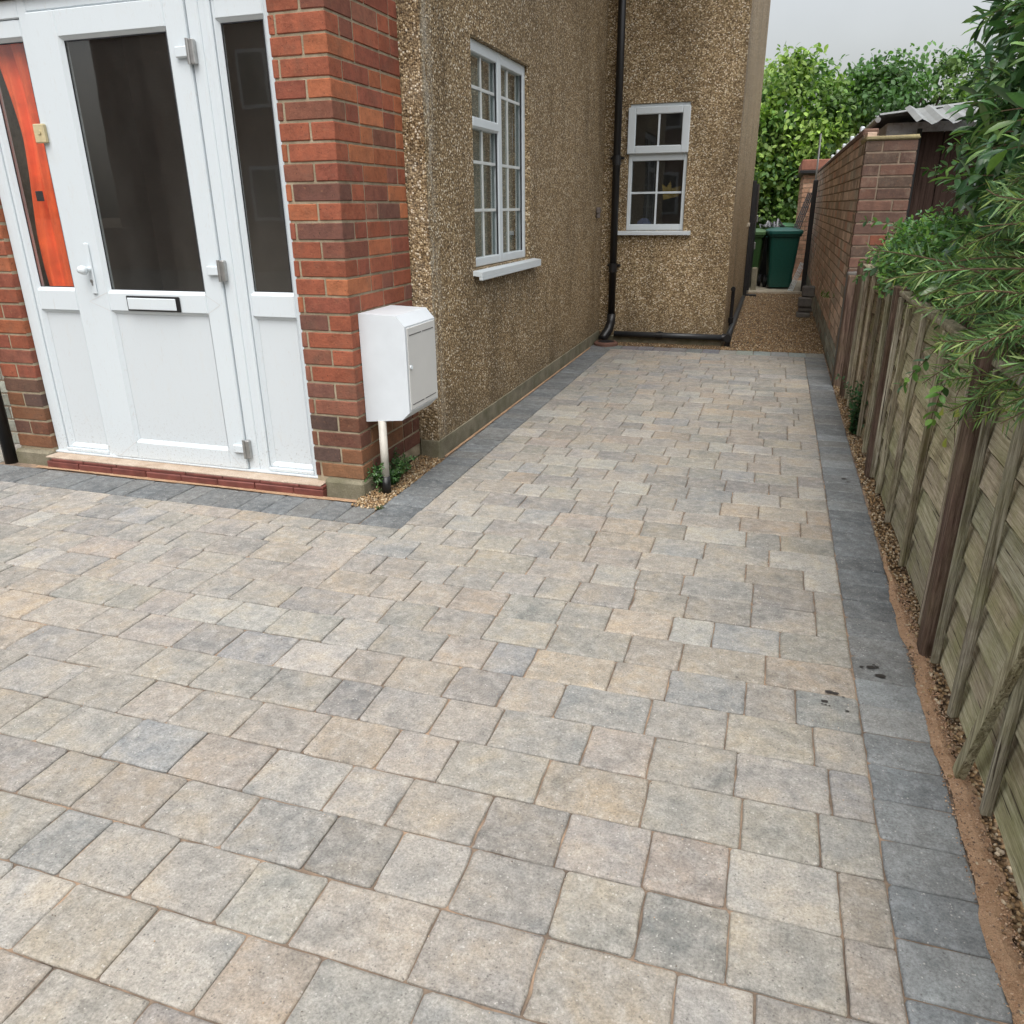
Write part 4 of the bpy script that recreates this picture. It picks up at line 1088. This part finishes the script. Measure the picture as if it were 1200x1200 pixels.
for (a, d) in (((.62, 4.6, 1.0), (-.5, .55, .05)), ((.62, 4.3, 1.0), (-.7, .5, -.2)), ((.8, 3.9, 1.25), (-.6, .1, .5)), ((.66, 4.5, 1.1), (-.6, .3, .25)),
               ((.85, 3.7, 1.45), (-.9, .3, .05)), ((.62, 3.0, .86), (-.5, -.3, -.5)), ((.6, 2.75, .85), (-.35, -.3, -.7)), ((.85, 3.8, 1.35), (-.8, .4, .35))):
    twig(P, a, d, .28, .026, .05, cf, .3, r=.003)
for i in range(16):
    y = random.uniform(3.0, 4.7); P.st.tube([(.95, y, .02), (.9, y+random.uniform(-.1, .1), .6), (.78+random.uniform(-.1, .1), y+random.uniform(-.2, .2), 1.05)], [.012, .008, .004], 5)
P.build(s1, OV_V, OV_F, M['leaf'])
# 2. glossy laurel-like shrub
s2 = thing('shrub', (1.2, 3.0, 0), 'tall glossy long-leaved laurel shrub at the upper right', 'shrub')
P = Plant(); cf = cvar([(.08, .17, .075), (.10, .21, .085), (.05, .12, .055), (.17, .29, .09)], .45)
for i in range(420):
    c = np.array([1.12, random.uniform(2.0, 4.3), random.uniform(1.0, 2.1)]); out = unit(np.array([-1.2, random.gauss(0, .5), random.gauss(.25, .5)]))
    k = 1-.35*abs(c[2]-1.5)/.6; e = c+out*np.array([.36, .2, .15])*random.uniform(.2, 1.)*k
    twig(P, e, out+rv(.3), random.uniform(.12, .26), .038, .115, cf, .4, .8, .003)
for i in range(20):
    y = random.uniform(2.1, 3.9); P.st.tube([(1.35, y, .02), (1.3, y+random.uniform(-.1, .1), .9), (1.15, y+random.uniform(-.3, .3), 1.6), (1.15, y+random.uniform(-.3, .3), 2.0)], [.02, .015, .009, .004], 6)
# backing leaves further in, so that the shrub is dense
for i in range(260):
    e = np.array([random.uniform(1.2, 1.9), random.uniform(1.6, 4.4), random.uniform(.7, 2.15)])
    twig(P, e, rv(1.), .2, .045, .12, cf, .4, .8, .003)
for i in range(60):
    e = np.array([random.uniform(.62, .95), random.uniform(1.8, 3.3), random.uniform(.95, 1.5)])
    twig(P, e, np.array([-1., random.uniform(-.4, .5), random.uniform(-.4, .2)]), random.uniform(.08, .16), .04, .10, cf, .5, .8, .003)
P.build(s2, LA_V, LA_F, M['leaf_gloss'], tri=LA_T)
# 3. needle-leaved bottlebrush in the foreground
s3 = thing('shrub', (1.2, 2.1, 0), 'feathery needle-leaved shrub arching over the near fence at the right edge', 'shrub')
P = Plant(); cf = cvar([(.10, .20, .07), (.13, .23, .08), (.075, .16, .06), (.21, .29, .10)], .45)
def needle_branch(a, b_, L, sag=.06, n=None):
    a = np.array(a, float); b_ = np.array(b_, float); D = b_-a; Ltot = np.linalg.norm(D); w1 = rv(.022); w2 = random.uniform(1.5, 3.5); n = n or int(Ltot/.0028); pts = []; ang = 0
    for i in range(13):
        t = i/12; p = a+D*t+np.array([0, 0, sag*math.sin(math.pi*t)-.05*t*t])+w1*math.sin(t*w2*2); pts.append(p)
    P.st.tube([tuple(q) for q in pts], [.0035*(1-.65*i/12) for i in range(13)], 5, (1, 1, 1, .5), caps=False)
    for i in range(n):
        t = i/n
        if t < .12: continue
        f = t*12; j = min(int(f), 11); p = pts[j]+(pts[j+1]-pts[j])*(f-j); d = unit(pts[j+1]-pts[j]); ang += 2.4
        s = unit(np.cross(d, [0, 0, 1.])); u = np.cross(s, d); o = s*math.cos(ang)+u*math.sin(ang)
        ll = L*random.uniform(.45, 1.2)*(1 if t < .85 else 1-(t-.85)*3.)
        c = cf()
        if t > .88: c = (c[0]*1.3, c[1]*1.2, c[2])
        P.leaf(p, unit(d*random.uniform(.45, 1.1)+o*.8+rv(.22)+np.array([0, 0, -.12])), unit(np.cross(d, o)+rv(.5)), ll, c)
tips = [((1.0, 2.1, 1.0), (.47, 2.60, .88)), ((1.0, 1.9, 1.0), (.46, 2.18, .80)), ((.95, 1.8, .95), (.47, 1.95, .84)), ((1.05, 2.5, 1.25), (.55, 2.85, 1.16)),
        ((1.0, 2.2, 1.15), (.48, 2.45, 1.03)), ((1.0, 2.0, 1.05), (.45, 2.28, .95)), ((1.1, 2.2, 1.35), (.62, 2.45, 1.34)), ((1.0, 2.3, .95), (.50, 2.75, 1.02)),
        ((.9, 1.7, .9), (.49, 1.80, .92)), ((.95, 1.6, 1.0), (.50, 1.68, 1.0)), ((1.0, 2.05, .9), (.50, 2.35, .87)), ((1.0, 1.7, 1.1), (.48, 2.0, 1.1)),
        ((1.0, 1.9, .97), (.49, 2.10, .88)), ((1.0, 2.1, .98), (.49, 2.32, .86)), ((.95, 1.75, .95), (.50, 1.86, .86)), ((1.0, 2.0, 1.0), (.49, 2.05, .97)), ((1.0, 2.3, 1.0), (.50, 2.5, .93)), ((1., 2.2, 1.1), (.52, 2.2, 1.04)), ((1., 1.8, 1.05), (.50, 1.75, .97))]
for a, b_ in tips:
    needle_branch(a, b_, .062)
    for k in range(3):
        t = random.uniform(.3, .7); q = np.array(a)*(1-t)+np.array(b_)*t+np.array([0, 0, .05]); needle_branch(q, q+(np.array(b_)-np.array(a))*.42+rv(.09), .05, .02)
for i in range(125):
    a = np.array([random.uniform(.72, 1.1), random.uniform(1.3, 2.7), random.uniform(.8, 1.3)])
    needle_branch(a, a+np.array([-random.uniform(.15, .33), random.uniform(-.05, .25), random.uniform(-.04, .16)]), .055, .02)
for i in range(10):
    y = random.uniform(1.5, 2.5); P.st.tube([(1.2, y, .02), (1.15, y, .6), (.95+random.uniform(-.1, .1), y+.1, 1.0)], [.016, .011, .005], 6)
P.build(s3, NE_V, NE_F, M['needle'], width=1.15)
# a few yellowing leaves on the fence
# climbing weed at fence base, weeds at the meter pipe, tufts on the wall
def weed(name, loc, R_, H_, n, L, cols, label, cat='plant', grp=None, ov=True):
    root = thing(name, loc, label, cat, grp); P = Plant(); cf_ = cvar(cols)
    for i in range(n):
        a = random.uniform(0, 6.28); d = np.array([math.cos(a)*R_[0], math.sin(a)*R_[1], H_*random.uniform(.5, 1.3)])
        Lt = np.linalg.norm(d); twig(P, np.array(loc)+np.array([d[0]*.1, d[1]*.1, 0]), d, Lt*random.uniform(.5, 1.), L*.55, L, cf_, .5, r=.0012)
    P.build(root, OV_V, OV_F, M['leaf']); return root
weed('weed', (-1.662, 3.22, .0), (.055, .16), .17, 75, .022, [(.06, .14, .045), (.09, .19, .06), (.045, .10, .04)], 'low leafy weed growing behind the meter box pipe')
weed('weed', (.535, 4.75, .0), (.02, .12), .36, 16, .03, [(.035, .10, .04), (.05, .12, .05)], 'upright green weed climbing the dark fence panel')
weed('weed', (-1.568, 2.905, .0), (.02, .02), .012, 8, .008, [(.06, .13, .04)], 'tiny green sprout in the gravel at the border corner')
weed('weed', (.50, 7.35, .50), (.09, .05), .05, 7, .035, [(.16, .24, .08), (.12, .2, .06)], 'pale green sprig growing out of the brick garden wall')
yl = Plant()
for p, d in (((.535, 2.62, .66), (-.1, -1, -.15)), ((.53, 2.42, .70), (0, -1, .0)), ((.535, 2.50, .60), (-.1, -.9, -.3))):
    yl.leaf(np.array(p), np.array(d, float), np.array([-1., 0, .4]), .045, (.32, .36, .07))
yr = thing('leaf_sprig', (.535, 2.5, .6), 'three yellow-green leaves hanging on the fence boards below the shrub', 'leaves'); yl.st.tube([(.545, 2.42, .60), (.54, 2.5, .72), (.57, 2.5, .86)], .0012, 4); yl.build(yr, OV_V, OV_F, M['leaf'])

def tree(name, loc, crown_c, crown_r, n_cl, per, leafL, cols, label, zmin=.2):
    root = thing(name, loc, label, 'tree', 'trees beyond the alley')
    T, D, U, L, C = [], [], [], [], []
    base = np.array(cols)
    br_ = MB()
    x, y, z = loc; top = np.array(crown_c)
    br_.tube([(x, y, -.05), (x+.05, y, crown_c[2]*.45), tuple(top)], [.14, .10, .04], 8)
    for i in range(n_cl):
        u = unit(rv()); rr = random.uniform(.55, 1.)**.6
        c = top+u*np.array(crown_r)*rr
        if c[2] < zmin: c[2] = zmin+random.random()*.5
        tone = random.uniform(.55, 1.35); col0 = base[random.randrange(len(base))]
        if i % 5 == 0: br_.tube([tuple(top-np.array([0, 0, crown_r[2]*.4])), tuple((c+top)/2+rv(.1)), tuple(c)], [.035, .02, .006], 5, caps=False)
        sz = random.uniform(.16, .34); m = per
        pts = c+np.clip(rng.normal(size=(m, 3)), -1.5, 1.5)*np.array([sz, sz, sz*.6])
        T.append(pts); d = rng.normal(size=(m, 3))+np.array([0, -.3, -.5]); D.append(d)
        U.append(rng.normal(size=(m, 3))*.6+np.array([0, -.5, 1.])); L.append(leafL*rng.uniform(.6, 1.25, m))
        C.append(col0*tone*rng.uniform(.7, 1.3, (m, 1)))
    T, D, U, L, C = map(np.concatenate, (T, D, U, L, C))
    A = frame(D, U)*L[:, None, None]
    V, F, Cc = scatter(OV_V, OV_F, T, A*np.array([1.2, 1, 1]), C)
    np_obj('crown', V, F, Cc, M['leaf_tree'], root); br_.build('trunk', M['trunk'], root)
G1 = [(.19, .31, .07), (.13, .24, .06), (.26, .38, .09), (.08, .16, .045)]
G2 = [(.09, .18, .055), (.065, .14, .045), (.13, .22, .06)]
tree('broadleaf_tree', (.2, 20.2, 0), (.25, 19.6, 2.3), (1.7, 1.1, 1.9), 150, 130, .12, G1, 'bright green broadleaf tree filling the end of the alley')
tree('broadleaf_tree', (-1.6, 21, 0), (-1.7, 20.5, 2.2), (1.8, 1.1, 2.2), 130, 120, .12, G2, 'darker green tree behind the house corner at the alley end')
tree('broadleaf_tree', (2.6, 20, 0), (2.5, 19.5, 2.4), (1.9, 1.3, 1.7), 130, 120, .12, G2, 'dark tree rising above the brick garden wall and shed roof')
# dense hedge under the crowns
hd = Plant(); 
T = np.stack([rng.uniform(-3.5, 4, 9000), 18.3+rng.random(9000)*1.2, rng.uniform(.0, 2.2, 9000)], 1)
A = frame(rng.normal(size=(9000, 3)), rng.normal(size=(9000, 3))*.5+np.array([0, -.6, 1]))*(.11*rng.uniform(.6, 1.2, 9000))[:, None, None]
V, F, Cc = scatter(OV_V, OV_F, T, A*np.array([1.2, 1, 1]), np.array(G1+G2)[rng.integers(0, 7, 9000)]*rng.uniform(.5, 1.2, (9000, 1)))
tag(np_obj('hedge', V, F, Cc, M['leaf_tree'], origin=(.2, 18.9, 0)), 'dense leafy hedge across the far end behind the bins', 'hedge')

# ------------------------------------------------------------------ house opposite, mirrored in the door glass
op = thing('house', (-5., -11., 0), 'brick house across the road, seen only mirrored in the porch glass', 'house')
t = NT('far_brick'); v = t.coord()
bt = t.n('ShaderNodeTexBrick', inp={'Vector': t.n('ShaderNodeMapping', inp={'Vector': v, 'Rotation': (R(90), 0, 0)}).outputs[0], 'Color1': (.2, .08, .05, 1), 'Color2': (.15, .06, .04, 1), 'Mortar': (.22, .18, .14, 1), 'Scale': 1., 'Brick Width': .225, 'Row Height': .075, 'Mortar Size': .01})
fb = t.done(t.bsdf(bt.outputs[0], .9))
b = MB(); b.box(-16, 6, -16, -11, 0, 5.4); b.build('walls', fb, op)
b = MB(); b.prism([(-16.4, 5.4), (-13.5, 8.), (-10.6, 5.4)], 'x', -16.3, 6.3); b.build('roof', M['roof'], op)
for x in (-12., -8.2, -4.6, -1.2, 2.6):
    b = MB()
    for z in (1., 3.4): b.box(x, x+1.5, -11.02, -10.95, z, z+1.2, .01)
    wo = b.build('window', M['upvc'], op); b = MB()
    for z in (1., 3.4): b.box(x+.08, x+.71, -10.948, -10.944, z+.08, z+1.12); b.box(x+.79, x+1.42, -10.948, -10.944, z+.08, z+1.12)
    build_each(b, 'pane', M['gasket'], wo)
b = MB(); b.box(-16, 6, -9.9, -9.7, -.04, .9, .01); tag(b.build('front_wall', fb), 'low brick garden wall in front of the house opposite', 'wall')

# ------------------------------------------------------------------ camera, light
cam_d = bpy.data.cameras.new('camera'); cam = bpy.data.objects.new('camera', cam_d); COL.objects.link(cam); scene.camera = cam
cam.matrix_world = Matrix(((0.952008, -0.102465, 0.288411, 0), (0.305893, 0.350764, -0.885096, 0), (-0.010473, 0.930841, 0.365273, 1.25), (0, 0, 0, 1)))
cam_d.sensor_width = 36; cam_d.sensor_fit = 'HORIZONTAL'; cam_d.lens = 910.115/1200*36; cam_d.clip_end = 500; cam_d.clip_start = .02

SE, SR = R(62), R(165)      # soft sun: behind and to the right of the camera
wd = bpy.data.worlds.new('World'); scene.world = wd; wd.use_nodes = True
nt = wd.node_tree; nt.nodes.clear()
sky = nt.nodes.new('ShaderNodeTexSky'); sky.sky_type = 'NISHITA'; sky.sun_disc = False; sky.sun_elevation = SE; sky.sun_rotation = SR
sky.dust_density = 6.; sky.air_density = 1.4; sky.ozone_density = 1.
hs = nt.nodes.new('ShaderNodeHueSaturation'); hs.inputs['Saturation'].default_value = .28; nt.links.new(sky.outputs[0], hs.inputs['Color'])
bg = nt.nodes.new('ShaderNodeBackground'); bg.inputs[1].default_value = .15; tc = nt.nodes.new('ShaderNodeTexCoord'); cn = nt.nodes.new('ShaderNodeTexNoise'); cn.inputs['Scale'].default_value = 2.2; cn.inputs['Detail'].default_value = 6; nt.links.new(tc.outputs['Generated'], cn.inputs['Vector'])
cr = nt.nodes.new('ShaderNodeMapRange'); cr.inputs[1].default_value = .35; cr.inputs[2].default_value = .65; cr.inputs[3].default_value = .92; cr.inputs[4].default_value = 1.12; nt.links.new(cn.outputs['Fac'], cr.inputs[0])
cm = nt.nodes.new('ShaderNodeVectorMath'); cm.operation = 'SCALE'; nt.links.new(hs.outputs[0], cm.inputs[0]); nt.links.new(cr.outputs[0], cm.inputs['Scale']); nt.links.new(cm.outputs[0], bg.inputs[0])
wo = nt.nodes.new('ShaderNodeOutputWorld'); nt.links.new(bg.outputs[0], wo.inputs[0])
sl = bpy.data.lights.new('sun', 'SUN'); sl.energy = .6; sl.angle = R(60); sl.color = (1, .965, .92)
so = bpy.data.objects.new('sun', sl); COL.objects.link(so)
az = SR; dirv = Vector((math.sin(az)*math.cos(SE), math.cos(az)*math.cos(SE), math.sin(SE)))
so.rotation_euler = dirv.to_track_quat('Z', 'Y').to_euler()
scene.view_settings.view_transform = 'Standard'; scene.view_settings.look = 'None'; scene.view_settings.gamma = 1; scene.view_settings.exposure = .7
scene.cycles.max_bounces = 8; scene.cycles.transparent_max_bounces = 12; scene.cycles.use_denoising = True
